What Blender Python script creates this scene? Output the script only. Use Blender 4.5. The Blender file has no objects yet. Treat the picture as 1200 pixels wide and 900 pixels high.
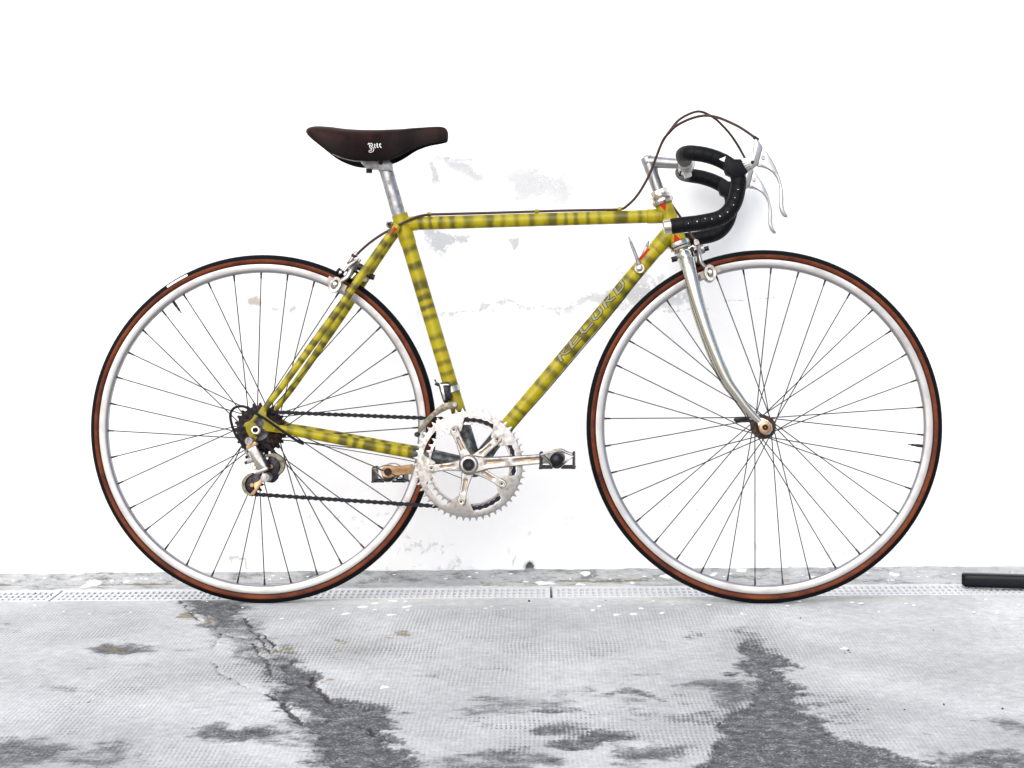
import bpy, math, random
import numpy as np
from mathutils import Vector, Matrix

random.seed(7)
C = bpy.context.scene.collection
PI = math.pi

# ------------------------------------------------------------------ camera
CAMP = Vector((-0.4268, -3.5930, 0.7207))
YAW, PITCH, ROLL, FPX = 0.0171, -0.0821, 0.0104, 2225.66
LEAN, BYAW = 0.0816, -0.0387
CM = (Matrix.Rotation(YAW, 3, 'Z') @ Matrix.Rotation(PITCH, 3, 'X') @ Matrix.Rotation(ROLL, 3, 'Y'))
right, fwd, up = CM.col[0], CM.col[1], CM.col[2]
cd = bpy.data.cameras.new('camera')
cam = bpy.data.objects.new('camera', cd)
C.objects.link(cam)
m4 = Matrix.Identity(4)
for i in range(3):
    m4[i][0] = right[i]; m4[i][1] = up[i]; m4[i][2] = -fwd[i]; m4[i][3] = CAMP[i]
cam.matrix_world = m4
cd.sensor_width = 36.0
cd.lens = FPX / 1200 * 36.0
cd.clip_start = 0.05
cd.clip_end = 2000.0
bpy.context.scene.camera = cam

# ------------------------------------------------------------------ light
SUN_EL, SUN_AZ = math.radians(38), math.radians(200)      # azimuth clockwise from +Y: behind the camera, a little to its left
w = bpy.data.worlds.new("World")
bpy.context.scene.world = w
w.use_nodes = True
nt = w.node_tree
bg = nt.nodes['Background']
sky = nt.nodes.new('ShaderNodeTexSky')
sky.sky_type = 'NISHITA'
sky.sun_disc = False
sky.sun_elevation = SUN_EL
sky.sun_rotation = SUN_AZ
sky.air_density = 1.0
sky.dust_density = 2.0
sky.ozone_density = 1.0
nt.links.new(sky.outputs[0], bg.inputs[0])
bg.inputs[1].default_value = 0.13
sd = bpy.data.lights.new('sun', 'SUN')
sd.energy = 1.5
sd.angle = math.radians(70)
sd.color = (1.0, 0.97, 0.93)
sun = bpy.data.objects.new('sun', sd)
C.objects.link(sun)
sdir = Vector((math.sin(SUN_AZ) * math.cos(SUN_EL), math.cos(SUN_AZ) * math.cos(SUN_EL), math.sin(SUN_EL)))
sun.rotation_euler = sdir.to_track_quat('Z', 'Y').to_euler()
vs = bpy.context.scene.view_settings
vs.view_transform = 'Standard'
vs.look = 'None'
vs.gamma = 1.0
vs.exposure = 0.78

# ------------------------------------------------------------------ measured rays -> real places
def ray(u, v):
    return (right * ((u - 600) / FPX) + fwd + up * ((450 - v) / FPX)).normalized()

BIKE = Matrix.Rotation(BYAW, 4, 'Z') @ Matrix.Rotation(-LEAN, 4, 'X')
BINV = BIKE.inverted()

def L(u, v, y=0.0):
    """point of the bicycle's own frame (x forward, y towards the wall, z up) at side distance y"""
    o = BINV @ CAMP
    d = BINV.to_3x3() @ ray(u, v)
    k = (y - o.y) / d.y
    return Vector((o.x + d.x * k, y, o.z + d.z * k))

def G(u, v, z=0.0):
    d = ray(u, v); k = (z - CAMP.z) / d.z
    p = CAMP + d * k
    return p

WALLY = 0.322
def WL(u, v):
    d = ray(u, v); k = (WALLY - CAMP.y) / d.y
    return CAMP + d * k

PX = 1 / 613.0      # one photo pixel at the bicycle, metres

# ------------------------------------------------------------------ materials
def mat(name):
    m = bpy.data.materials.new(name)
    m.use_nodes = True
    n = m.node_tree.nodes
    b = n['Principled BSDF']
    return m, m.node_tree, b

class NB:
    """short hand for node building"""
    def __init__(s, nt): s.nt = nt
    def n(s, t, **k):
        x = s.nt.nodes.new(t)
        for a, b in k.items(): setattr(x, a, b)
        return x
    def l(s, a, b): s.nt.links.new(a, b)
    def val(s, sock, v):
        if hasattr(v, 'links') or hasattr(v, 'is_linked'): s.l(v, sock)
        else: sock.default_value = v
    def math(s, op, a, b=0.0, c=0.0, clamp=False):
        x = s.n('ShaderNodeMath', operation=op); x.use_clamp = clamp
        s.val(x.inputs[0], a); s.val(x.inputs[1], b)
        if op in ('MULTIPLY_ADD', 'COMPARE'): s.val(x.inputs[2], c)
        return x.outputs[0]
    def noise(s, scale, detail=4, rough=.55, vec=None, dist=0.0, dim='3D'):
        x = s.n('ShaderNodeTexNoise'); x.noise_dimensions = dim
        x.inputs['Scale'].default_value = scale; x.inputs['Detail'].default_value = detail
        x.inputs['Roughness'].default_value = rough; x.inputs['Distortion'].default_value = dist
        if vec is not None: s.l(vec, x.inputs['Vector'])
        return x.outputs['Fac']
    def ramp(s, f, stops, interp='LINEAR'):
        x = s.n('ShaderNodeValToRGB'); r = x.color_ramp; r.interpolation = interp
        while len(r.elements) > 1: r.elements.remove(r.elements[-1])
        r.elements[0].position = stops[0][0]; r.elements[0].color = col4(stops[0][1])
        for p, c in stops[1:]:
            e = r.elements.new(p); e.color = col4(c)
        s.l(f, x.inputs[0]); return x.outputs[0]
    def mix(s, f, a, b, blend='MIX'):
        x = s.n('ShaderNodeMix', data_type='RGBA', blend_type=blend)
        s.val(x.inputs[0], f)
        for k, v in ((6, a), (7, b)):
            if isinstance(v, tuple): x.inputs[k].default_value = col4(v)
            else: s.l(v, x.inputs[k])
        return x.outputs[2]
    def attr(s, name):
        x = s.n('ShaderNodeAttribute'); x.attribute_name = name; return x.outputs['Fac']
    def obj(s):
        return s.n('ShaderNodeTexCoord').outputs['Object']
    def bump(s, h, strength, dist, b):
        x = s.n('ShaderNodeBump'); x.inputs['Strength'].default_value = strength
        x.inputs['Distance'].default_value = dist; s.l(h, x.inputs['Height']); s.l(x.outputs[0], b.inputs['Normal'])

def col4(c):
    if isinstance(c, (int, float)): return (c, c, c, 1)
    return (c[0], c[1], c[2], 1)

def metal(name, c, rough, dirt=None, dirt_amt=.4, scale=120, metallic=1.0, contrast=(.42, .68)):
    m, nt, b = mat(name); N = NB(nt)
    b.inputs['Metallic'].default_value = metallic
    o = N.obj()
    f = N.noise(scale, 5, .6, o)
    f2 = N.noise(scale * 5, 3, .6, o)
    if dirt is None: dirt = tuple(x * .45 for x in c)
    fac = N.math('MULTIPLY', N.ramp(f, [(contrast[0], 0.0), (contrast[1], 1.0)]), dirt_amt)
    colr = N.mix(fac, c, dirt)
    N.l(colr, b.inputs['Base Color'])
    r = N.math('MULTIPLY_ADD', f2, .18, rough - .06)
    r = N.math('ADD', r, N.math('MULTIPLY', fac, .3), clamp=True)
    N.l(r, b.inputs['Roughness'])
    return m

def plain(name, c, rough, var=.25, scale=90, metallic=0.0, bump=0.0, coat=0.0, spec=.5):
    m, nt, b = mat(name); N = NB(nt)
    o = N.obj(); f = N.noise(scale, 5, .6, o)
    colr = N.mix(f, tuple(x * (1 - var) for x in c), tuple(min(1, x * (1 + var)) for x in c))
    N.l(colr, b.inputs['Base Color'])
    N.l(N.math('MULTIPLY_ADD', f, .2, rough - .1), b.inputs['Roughness'])
    b.inputs['Metallic'].default_value = metallic
    b.inputs['Coat Weight'].default_value = coat
    b.inputs['Specular IOR Level'].default_value = spec
    if bump: N.bump(N.noise(scale * 8, 3, .6, o), bump, .0006, b)
    return m

def m_frame(name, period=.0285, dark_amt=.94):
    m, nt, b = mat(name); N = NB(nt)
    tu, tv = N.attr('tu'), N.attr('tv')
    comb = N.n('ShaderNodeCombineXYZ')
    oi = N.n('ShaderNodeObjectInfo')
    wob = N.math('MULTIPLY_ADD', N.noise(38, 2, .5, N.obj()), .010, tu)
    N.l(N.math('ADD', wob, N.math('MULTIPLY', oi.outputs['Random'], 9.0)), comb.inputs[0])
    N.l(N.math('MULTIPLY', N.math('SINE', tv), .0022), comb.inputs[1])
    comb.inputs[2].default_value = .37
    f = N.noise(11, 1.0, .4, comb.outputs[0])
    g_ = N.noise(34, 1.5, .5, comb.outputs[0])
    amp = N.noise(9, 1.0, .5, N.obj())
    ph = N.math('MULTIPLY', N.math('ADD', tu, N.math('MULTIPLY', N.math('SUBTRACT', f, .5), .075)), 2 * PI / period)
    ff = N.math('MULTIPLY_ADD', N.math('SINE', N.math('ADD', ph, N.math('MULTIPLY', N.noise(55, 2, .5, N.obj()), 2.2))), .30, .30)
    ff = N.math('ADD', ff, N.math('MULTIPLY_ADD', g_, 1.1, -.36))
    ff = N.math('MULTIPLY', ff, N.math('MULTIPLY_ADD', amp, .9, .60))
    band = N.ramp(ff, [(.24, 0.0), (.92, 1.0)], 'EASE')
    o = N.obj()
    mott = N.noise(140, 5, .65, o)
    big = N.noise(14, 3, .5, o)
    yel = N.mix(big, (.345, .258, .0012), (.300, .285, .002))
    yel = N.mix(N.math('MULTIPLY', N.ramp(mott, [(.45, 0.0), (.75, 1.0)]), .35), yel, (.23, .115, .003))
    dk = N.mix(mott, (.036, .038, .002), (.105, .085, .003))
    c = N.mix(N.math('MULTIPLY', band, dark_amt), yel, dk)
    # grime speckle and little scratches
    g = N.ramp(N.noise(260, 6, .8, o), [(.61, 0.0), (.65, 1.0)])
    c = N.mix(N.math('MULTIPLY', g, .6), c, (.03, .02, .008))
    N.l(c, b.inputs['Base Color'])
    N.l(N.math('MULTIPLY_ADD', mott, .3, .22), b.inputs['Roughness'])
    b.inputs['Coat Weight'].default_value = .22
    b.inputs['Coat Roughness'].default_value = .12
    b.inputs['Specular IOR Level'].default_value = .18
    N.bump(N.noise(300, 3, .6, o), .15, .0004, b)
    return m

M = {}
M['frame'] = m_frame('yellow_olive_banded_paint')
M['frame2'] = m_frame('yellow_lug_paint', .04, .5)
M['chrome'] = metal('chrome', (.56, .53, .47), .14, (.34, .26, .15), .4, 40)
M['chrome_dirty'] = metal('dull_chrome', (.20, .21, .205), .32, (.05, .05, .045), .85, 90, contrast=(.35, .6))
M['alu'] = metal('polished_aluminium', (.40, .392, .385), .27, (.19, .14, .11), .7, 110)
M['alu_clean'] = metal('smooth_aluminium', (.37, .37, .38), .26, (.26, .24, .22), .5, 40)
M['alu_ring'] = metal('grimy_aluminium_ring', (.37, .365, .365), .28, (.18, .14, .12), .7, 130)
M['alu_dull'] = metal('dull_aluminium', (.36, .36, .375), .42, (.16, .13, .11), .7, 100)
M['rim'] = metal('aluminium_rim', (.37, .37, .38), .35, (.27, .24, .23), .5, 22)
M['alu_tan'] = metal('tan_stained_aluminium', (.52, .36, .22), .45, (.30, .16, .07), .8, 70, contrast=(.35, .7))
M['cage'] = metal('grey_brown_steel', (.20, .185, .145), .45, (.09, .07, .045), .7, 120)
M['steel_dark'] = metal('dark_steel', (.035, .035, .042), .36, (.02, .012, .008), .6, 120)
M['rust'] = metal('rusty_steel', (.060, .045, .038), .45, (.040, .016, .008), .8, 160, metallic=.8, contrast=(.3, .6))
M['brown_steel'] = metal('grimy_sprocket_steel', (.026, .023, .028), .42, (.020, .009, .006), .8, 160, metallic=.8, contrast=(.35, .6))
M['spoke'] = metal('spoke_steel', (.040, .040, .040), .45, (.025, .016, .010), .6, 90, metallic=.6)
M['freewheel'] = metal('grey_violet_steel', (.15, .14, .16), .45, (.06, .05, .05), .7, 110)
M['chain'] = metal('oily_chain', (.010, .009, .016), .38, (.005, .004, .004), .6, 150, metallic=.7)
M['black'] = plain('black_rubber', (.004, .004, .005), .55, .3, 200, spec=.2)
M['tread'] = plain('tread_rubber', (.0035, .0045, .006), .7, .3, 60, bump=.4, spec=.07)
M['hole'] = plain('dark_recess', (.008, .007, .006), .9)
M['cable'] = plain('brown_cable_housing', (.045, .020, .015), .5, .35, 120, spec=.3)
M['white'] = plain('white_print', (.75, .75, .74), .5, .1)
M['red'] = plain('red_decal', (.38, .004, .006), .5, .25, 60, spec=.2)
M['silver_decal'] = plain('silver_green_decal', (.22, .22, .135), .5, .15, 120, spec=.15)
M['outline'] = plain('dark_decal_outline', (.030, .010, .006), .6, .2, spec=.1)
M['pad'] = plain('brake_pad_holder', (.42, .37, .30), .6, .25, 100)
M['grate'] = plain('pale_plastic_grate', (.60, .61, .62), .6, .12, 40)
M['flake'] = plain('white_paint_chip', (.85, .85, .84), .7, .05)
M['pebble'] = plain('dark_pebble', (.06, .055, .05), .8, .4)
M['pipe'] = plain('black_pipe_plastic', (.003, .004, .007), .38, .25, 30, spec=.2)
M['saddle_rail'] = metal('saddle_rail_steel', (.25, .25, .26), .35)

def m_sidewall():
    m, nt, b = mat('brown_tyre_sidewall'); N = NB(nt); o = N.obj()
    f = N.noise(13, 7, .72, o); g = N.noise(130, 6, .75, o)
    c = N.mix(N.ramp(f, [(.36, 0.0), (.62, 1.0)]), (.048, .0060, .0018), (.150, .031, .004))
    c = N.mix(N.math('MULTIPLY', N.ramp(g, [(.5, 0.0), (.75, 1.0)]), .5), c, (.03, .007, .004))
    # dark glue line next to the rim
    r = N.attr('rad')
    c = N.mix(N.ramp(r, [(.3195, .9), (.3225, 0.0)]), c, (.014, .003, .003))
    N.l(c, b.inputs['Base Color']); b.inputs['Roughness'].default_value = .55
    b.inputs['Specular IOR Level'].default_value = .18
    N.bump(g, .2, .0005, b)
    return m
M['sidewall'] = m_sidewall()

def m_tape():
    m, nt, b = mat('black_bar_tape'); N = NB(nt); o = N.obj()
    tu, tv = N.attr('tu'), N.attr('tv')
    s = N.math('ADD', N.math('MULTIPLY', tu, 1 / .0155), N.math('MULTIPLY', tv, 1 / (2 * PI)))
    fr = N.math('FRACT', s)
    h = N.ramp(fr, [(0.0, 0.0), (.07, 1.0), (.8, .8), (1.0, .55)])
    g = N.noise(900, 2, .5, o)
    c = N.mix(N.noise(60, 4, .6, o), (.0014, .0016, .0022), (.0040, .0042, .0055))
    b.inputs['Specular IOR Level'].default_value = .13
    N.l(c, b.inputs['Base Color'])
    b.inputs['Roughness'].default_value = .48
    hh = N.math('ADD', h, N.math('MULTIPLY', g, .25))
    N.bump(hh, .9, .0016, b)
    return m
M['tape'] = m_tape()

def m_saddle():
    m, nt, b = mat('worn_black_brown_leather'); N = NB(nt); o = N.obj()
    x = N.n('ShaderNodeSeparateXYZ'); N.l(o, x.inputs[0])
    f = N.noise(22, 5, .6, o)
    hi = N.attr('wear')
    k = N.math('MULTIPLY', N.ramp(f, [(.3, 0.0), (.62, 1.0)]), hi)
    c = N.mix(k, (.0018, .0011, .0012), (.034, .0125, .0095))
    s = N.ramp(N.noise(75, 4, .6, o), [(.70, 0.0), (.74, 1.0)])
    c = N.mix(N.math('MULTIPLY', N.math('MULTIPLY', s, hi), .8), c, (.10, .06, .05))
    b.inputs['Specular IOR Level'].default_value = .10
    N.l(c, b.inputs['Base Color'])
    N.l(N.math('MULTIPLY_ADD', f, .3, .34), b.inputs['Roughness'])
    N.bump(N.noise(900, 3, .6, o), .25, .0006, b)
    return m
M['saddle'] = m_saddle()

# ------------------------------------------------------------------ mesh helpers
def obj(name, V, F, m, parent=None, smooth=True, attrs=None, sharp=None):
    me = bpy.data.meshes.new(name)
    me.from_pydata([tuple(v) for v in V], [], F)
    if attrs:
        for k, a in attrs.items():
            at = me.attributes.new(k, 'FLOAT', 'POINT'); at.data.foreach_set('value', np.array(a, dtype=np.float32))
    if smooth:
        me.shade_smooth()
        if sharp is not None:
            try: me.set_sharp_from_angle(angle=math.radians(sharp))
            except Exception: pass
    if m is not None: me.materials.append(m)
    o = bpy.data.objects.new(name, me)
    C.objects.link(o)
    if parent is not None: o.parent = parent
    return o

class B:
    """collects shapes of one part"""
    def __init__(s): s.V = []; s.F = []; s.tu = []; s.tv = []
    def add(s, V, F, tu=None, tv=None):
        k = len(s.V); s.V += [Vector(v) for v in V]; s.F += [tuple(i + k for i in f) for f in F]
        s.tu += list(tu) if tu is not None else [0.0] * len(V)
        s.tv += list(tv) if tv is not None else [0.0] * len(V)
        return s
    def grid(s, rows, closeu=False, closev=False, tu=None, tv=None):
        """rows: list of equal-length point rows"""
        n, k = len(rows), len(rows[0]); V = [p for r in rows for p in r]; F = []
        for i in range(n - (0 if closeu else 1)):
            for j in range(k - (0 if closev else 1)):
                a = i * k + j; b_ = i * k + (j + 1) % k; c = ((i + 1) % n) * k + (j + 1) % k; d = ((i + 1) % n) * k + j
                F.append((a, b_, c, d))
        return s.add(V, F, tu, tv)
    def tube(s, pts, r, seg=14, caps=True, closed=False, flat=None, u0=0.0):
        pts = [Vector(p) for p in pts]; n = len(pts)
        if not hasattr(r, '__len__'): r = [r] * n
        T = []
        for i in range(n):
            if closed: t = pts[(i + 1) % n] - pts[i - 1]
            else: t = pts[min(i + 1, n - 1)] - pts[max(i - 1, 0)]
            T.append(t.normalized())
        ref = Vector((0, 1, 0))
        if abs(T[0].dot(ref)) > .9: ref = Vector((1, 0, 0))
        nrm = (ref - T[0] * ref.dot(T[0])).normalized()
        rows = []; tu = []; tv = []; ln = u0
        for i in range(n):
            if i: ln += (pts[i] - pts[i - 1]).length
            nrm = (nrm - T[i] * nrm.dot(T[i])).normalized()
            bn = T[i].cross(nrm)
            row = []
            for j in range(seg):
                a = 2 * PI * j / seg
                ca, sa = math.cos(a), math.sin(a)
                if flat: ca *= flat[0]; sa *= flat[1]
                row.append(pts[i] + (nrm * ca + bn * sa) * r[i]); tu.append(ln); tv.append(a)
            rows.append(row)
        k0 = len(s.V)
        s.grid(rows, closeu=closed, closev=True, tu=tu, tv=tv)
        if caps and not closed:
            s.F.append(tuple(k0 + j for j in range(seg))[::-1])
            s.F.append(tuple(k0 + (n - 1) * seg + j for j in range(seg)))
        return s
    def lathe(s, prof, c, axis, seg=24, cap=True):
        """prof: list of (distance along axis, radius)"""
        c = Vector(c); ax = Vector(axis).normalized()
        e = Vector((0, 0, 1)) if abs(ax.z) < .8 else Vector((1, 0, 0))
        e1 = (e - ax * e.dot(ax)).normalized(); e2 = ax.cross(e1)
        rows = []
        for (d, r) in prof:
            rows.append([c + ax * d + (e1 * math.cos(2 * PI * j / seg) + e2 * math.sin(2 * PI * j / seg)) * r for j in range(seg)])
        k0 = len(s.V)
        s.grid(rows, closev=True)
        if cap:
            s.F.append(tuple(k0 + j for j in range(seg))[::-1])
            s.F.append(tuple(k0 + (len(prof) - 1) * seg + j for j in range(seg)))
        return s
    def box(s, c, sx, sy, sz, rot=None):
        c = Vector(c); R = rot or Matrix.Identity(3)
        V = [c + R @ Vector((x * sx / 2, y * sy / 2, z * sz / 2)) for x in (-1, 1) for y in (-1, 1) for z in (-1, 1)]
        F = [(0, 1, 3, 2), (4, 6, 7, 5), (0, 4, 5, 1), (2, 3, 7, 6), (0, 2, 6, 4), (1, 5, 7, 3)]
        return s.add(V, F)
    def prism(s, poly, y0, y1, bev=0.0):
        """poly: list of (x, z); a slab between two side distances with softened edges"""
        P = [Vector((p[0], p[1])) for p in poly]
        n = len(P)
        area = sum(P[i].x * P[(i + 1) % n].y - P[(i + 1) % n].x * P[i].y for i in range(n))
        if area < 0: P.reverse()
        def inset(d):
            out = []
            for i in range(n):
                a, b_, c = P[i - 1], P[i], P[(i + 1) % n]
                t1 = (b_ - a); t2 = (c - b_)
                t1 = t1.normalized() if t1.length > 1e-9 else t2.normalized()
                t2 = t2.normalized() if t2.length > 1e-9 else t1
                nn = Vector((-t1.y - t2.y, t1.x + t2.x))
                if nn.length < 1e-6: nn = Vector((-t1.y, t1.x))
                nn.normalize(); out.append(b_ + nn * d)
            return out
        rings = []
        if bev > 0:
            I = inset(bev); I2 = inset(bev * .3)
            sg = 1 if y1 > y0 else -1
            rings = [(I, y0), (I2, y0 + sg * bev * .3), (P, y0 + sg * bev), (P, y1 - sg * bev), (I2, y1 - sg * bev * .3), (I, y1)]
        else: rings = [(P, y0), (P, y1)]
        rows = [[Vector((p.x, y, p.y)) for p in R] for R, y in rings]
        k0 = len(s.V)
        s.grid(rows, closev=True)
        s.F.append(tuple(k0 + j for j in range(n))[::-1])
        s.F.append(tuple(k0 + (len(rows) - 1) * n + j for j in range(n)))
        return s
    def build(s, name, m, parent=None, smooth=True, sharp=35, attr=False):
        return obj(name, s.V, s.F, m, parent, smooth, {'tu': s.tu, 'tv': s.tv} if attr else None, sharp)

def spl(pts, n=6):
    """Catmull-Rom through points"""
    P = [Vector(p) for p in pts]; P = [P[0] * 2 - P[1]] + P + [P[-1] * 2 - P[-2]]
    out = []
    for i in range(1, len(P) - 2):
        for k in range(n):
            t = k / n
            a, b_, c, d = P[i - 1], P[i], P[i + 1], P[i + 2]
            out.append(.5 * ((2 * b_) + (c - a) * t + (2 * a - 5 * b_ + 4 * c - d) * t * t + (3 * b_ - a - 3 * c + d) * t ** 3))
    out.append(P[-2]); return out

def lerp(a, b_, t): return a + (b_ - a) * t
def XZ(v): return (v.x, v.z)

def tag(o, label=None, cat=None, group=None, kind=None):
    if label: o['label'] = label
    if cat: o['category'] = cat
    if group: o['group'] = group
    if kind: o['kind'] = kind
    return o

def empty(name, mw=None, parent=None):
    o = bpy.data.objects.new(name, None); C.objects.link(o)
    o.empty_display_size = .1
    if mw is not None: o.matrix_world = mw
    if parent is not None: o.parent = parent
    return o

# ------------------------------------------------------------------ numpy noise for stains and relief
def _hash(ix, iy, s):
    h = (ix.astype(np.int64) * 374761393 + iy.astype(np.int64) * 668265263 + s * 1274126177) & 0x7fffffff
    h = ((h ^ (h >> 13)) * 1274126177) & 0x7fffffff
    return ((h ^ (h >> 16)) & 0xffff) / 65535.0
def vn(x, y, s=0):
    ix = np.floor(x); iy = np.floor(y); fx = x - ix; fy = y - iy
    fx = fx * fx * (3 - 2 * fx); fy = fy * fy * (3 - 2 * fy)
    a = _hash(ix, iy, s); b_ = _hash(ix + 1, iy, s); c = _hash(ix, iy + 1, s); d = _hash(ix + 1, iy + 1, s)
    return (a * (1 - fx) + b_ * fx) * (1 - fy) + (c * (1 - fx) + d * fx) * fy
def fbm(x, y, f, o=5, s=0, g=.55):
    v = 0; a = 1; t = 0
    for i in range(o):
        v = v + a * vn(x * f + 17.3 * i, y * f + 9.1 * i, s + i); t += a; a *= g; f *= 2.03
    return v / t
def sstep(a, b_, x):
    t = np.clip((x - a) / (b_ - a), 0, 1); return t * t * (3 - 2 * t)
def seg_d(X, Y, a, b_):
    ax, ay = a; bx, by = b_
    t = np.clip(((X - ax) * (bx - ax) + (Y - ay) * (by - ay)) / ((bx - ax) ** 2 + (by - ay) ** 2 + 1e-12), 0, 1)
    return np.hypot(X - ax - t * (bx - ax), Y - ay - t * (by - ay))
def poly_sd(X, Y, poly):
    """signed distance, positive inside"""
    n = len(poly); d = np.full(X.shape, 1e9); ins = np.zeros(X.shape, bool)
    for i in range(n):
        a, b_ = poly[i], poly[(i + 1) % n]
        d = np.minimum(d, seg_d(X, Y, a, b_))
        c = ((a[1] > Y) != (b_[1] > Y)) & (X < (b_[0] - a[0]) * (Y - a[1]) / ((b_[1] - a[1]) or 1e-12) + a[0])
        ins ^= c
    return np.where(ins, d, -d)

def axis(fine, far):
    """grid line positions: fine zone (a, b, step) and ever coarser steps out to +-far"""
    a, b_, st = fine
    xs = list(np.arange(a, b_ + st / 2, st))
    lo = []; x = a; d = st
    while x > -far: d *= 1.35; x -= d; lo.append(x)
    hi = []; x = xs[-1]; d = st
    while x < far: d *= 1.35; x += d; hi.append(x)
    return np.array(lo[::-1] + xs + hi)

def gridmesh(name, P, attrs, m):
    """P: (ny, nx, 3)"""
    ny, nx = P.shape[:2]
    me = bpy.data.meshes.new(name)
    me.vertices.add(ny * nx); me.vertices.foreach_set('co', P.reshape(-1).astype(np.float32))
    i = np.arange((ny - 1) * nx).reshape(ny - 1, nx)[:, :-1]
    q = np.stack([i, i + 1, i + 1 + nx, i + nx], -1).reshape(-1, 4)
    me.loops.add(q.size); me.loops.foreach_set('vertex_index', q.reshape(-1).astype(np.int32))
    me.polygons.add(len(q)); me.polygons.foreach_set('loop_start', np.arange(0, q.size, 4, dtype=np.int32))
    try: me.polygons.foreach_set('loop_total', np.full(len(q), 4, dtype=np.int32))
    except Exception: pass
    me.update(calc_edges=True)
    for k, a in attrs.items():
        at = me.attributes.new(k, 'FLOAT', 'POINT'); at.data.foreach_set('value', a.reshape(-1).astype(np.float32))
    me.shade_smooth()
    me.materials.append(m)
    o = bpy.data.objects.new(name, me); C.objects.link(o)
    return o

# ================================================================== GROUND
DY0 = G(640, 700.6).y        # near lip of the drain
DY1 = G(640, 686.4).y        # far lip
def g2(u, v):
    p = G(u, v); return (p.x, p.y)

def m_ground():
    m, nt, b = mat('weathered_concrete'); N = NB(nt); o = N.obj()
    sep = N.n('ShaderNodeSeparateXYZ'); N.l(o, sep.inputs[0])
    dirt, moss, rib, crk, fleck = (N.attr(k) for k in ('dirt', 'moss', 'rib', 'crack', 'fleck'))
    fine = N.noise(150, 6, .72, o); mid = N.noise(24, 5, .6, o); big = N.noise(3.2, 4, .6, o)
    grain = N.noise(330, 3, .75, o)
    streak = N.n('ShaderNodeMapping'); N.l(o, streak.inputs[0]); streak.inputs['Scale'].default_value = (1, 1.35, 1)
    sm = N.noise(16, 6, .65, streak.outputs[0])
    # stamped pimple pattern: rows across and along
    wx = N.math('ADD', sep.outputs[0], N.math('MULTIPLY', N.noise(7, 2, .5, o), .010))
    wy = N.math('ADD', sep.outputs[1], N.math('MULTIPLY', N.noise(9, 2, .5, o), .014))
    px = N.math('SINE', N.math('MULTIPLY', wx, 2 * PI / .0068))
    py = N.math('SINE', N.math('MULTIPLY', wy, 2 * PI / .0155))
    dots = N.math('MULTIPLY', N.math('MULTIPLY_ADD', px, .5, .5), N.math('MULTIPLY_ADD', py, .28, .72))
    ribh = N.math('MULTIPLY', dots, rib)
    # stained areas with ragged, gritty edges
    frac = N.noise(19, 9, .80, streak.outputs[0]); frac2 = N.noise(55, 7, .78, o); speck = N.noise(240, 4, .8, o)
    c0 = lambda x: N.math('SUBTRACT', x, .5)
    na = N.math('ADD', N.math('MULTIPLY', c0(frac), 2.3), N.math('MULTIPLY', c0(frac2), 1.3))
    na = N.math('ADD', na, N.math('MULTIPLY', c0(speck), 1.1))
    e = N.math('ADD', dirt, N.math('MULTIPLY', na, N.math('MULTIPLY_ADD', N.ramp(dirt, [(0.0, 0.0), (.35, 1.0), (.9, .75)]), .60, .30)))
    e = N.math('ADD', e, N.math('MULTIPLY', N.math('SUBTRACT', ribh, .35), N.math('MULTIPLY', rib, .28)))
    dk = N.ramp(e, [(.35, 0.0), (.50, .50), (.72, 1.0)])
    lt = N.math('ADD', N.math('MULTIPLY', c0(big), 1.2), N.math('ADD', N.math('MULTIPLY', c0(frac2), 1.2), .5))
    light = N.ramp(lt, [(.15, (.310, .315, .312)), (.45, (.425, .431, .425)), (.70, (.55, .555, .545)), (.92, (.66, .665, .655))])
    light = N.mix(N.ramp(speck, [(.32, .60), (.47, 0.0)]), light, (.15, .15, .145))
    pit = N.math('MULTIPLY', N.ramp(N.math('ADD', ribh, N.math('MULTIPLY', c0(speck), .9)), [(.52, 0.0), (.92, 1.0)]), N.ramp(frac2, [(.38, .22), (.58, 1.0)]))
    pitc = N.math('MULTIPLY', pit, N.math('MULTIPLY_ADD', N.ramp(dirt, [(.03, 0.0), (.4, 1.0)]), .52, .48))
    c = N.mix(pitc, light, (.085, .085, .083))
    # scattered dark pock marks, thicker where it is dirty
    pk = N.math('ADD', speck, N.math('ADD', N.math('MULTIPLY', dirt, .17), N.math('MULTIPLY', c0(frac), .75)))
    c = N.mix(N.ramp(pk, [(.655, 0.0), (.715, .80)]), c, (.055, .053, .050))
    dark = N.ramp(N.math('ADD', N.math('MULTIPLY', c0(speck), 1.5), N.math('ADD', N.math('MULTIPLY', c0(frac2), 1.4), .5)), [(.10, (.012, .013, .015)), (.42, (.056, .058, .064)), (.60, (.125, .128, .133)), (.80, (.33, .335, .33))])
    c = N.mix(dk, c, dark)
    mo = N.math('ADD', moss, N.math('MULTIPLY', N.math('SUBTRACT', frac2, .5), 2.2))
    c = N.mix(N.ramp(mo, [(.5, 0.0), (.72, .8)]), c, N.mix(mid, (.10, .085, .025), (.26, .19, .07)))
    c = N.mix(N.ramp(N.math('ADD', crk, N.math('MULTIPLY', N.math('SUBTRACT', fine, .5), .5)), [(.5, 0.0), (.7, .9)]), c, (.035, .03, .028))
    fl = N.math('ADD', fleck, N.math('MULTIPLY', N.math('SUBTRACT', fine, .5), N.math('MULTIPLY', fleck, 3.0)))
    c = N.mix(N.ramp(fl, [(.5, 0.0), (.56, 1.0)]), c, (.82, .82, .81))
    N.l(c, b.inputs['Base Color'])
    N.l(N.math('MULTIPLY_ADD', dk, -.18, .88), b.inputs['Roughness'])
    b.inputs['Specular IOR Level'].default_value = .3
    h = N.math('ADD', N.math('MULTIPLY', ribh, -1.0), N.math('MULTIPLY', fine, .7))
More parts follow.
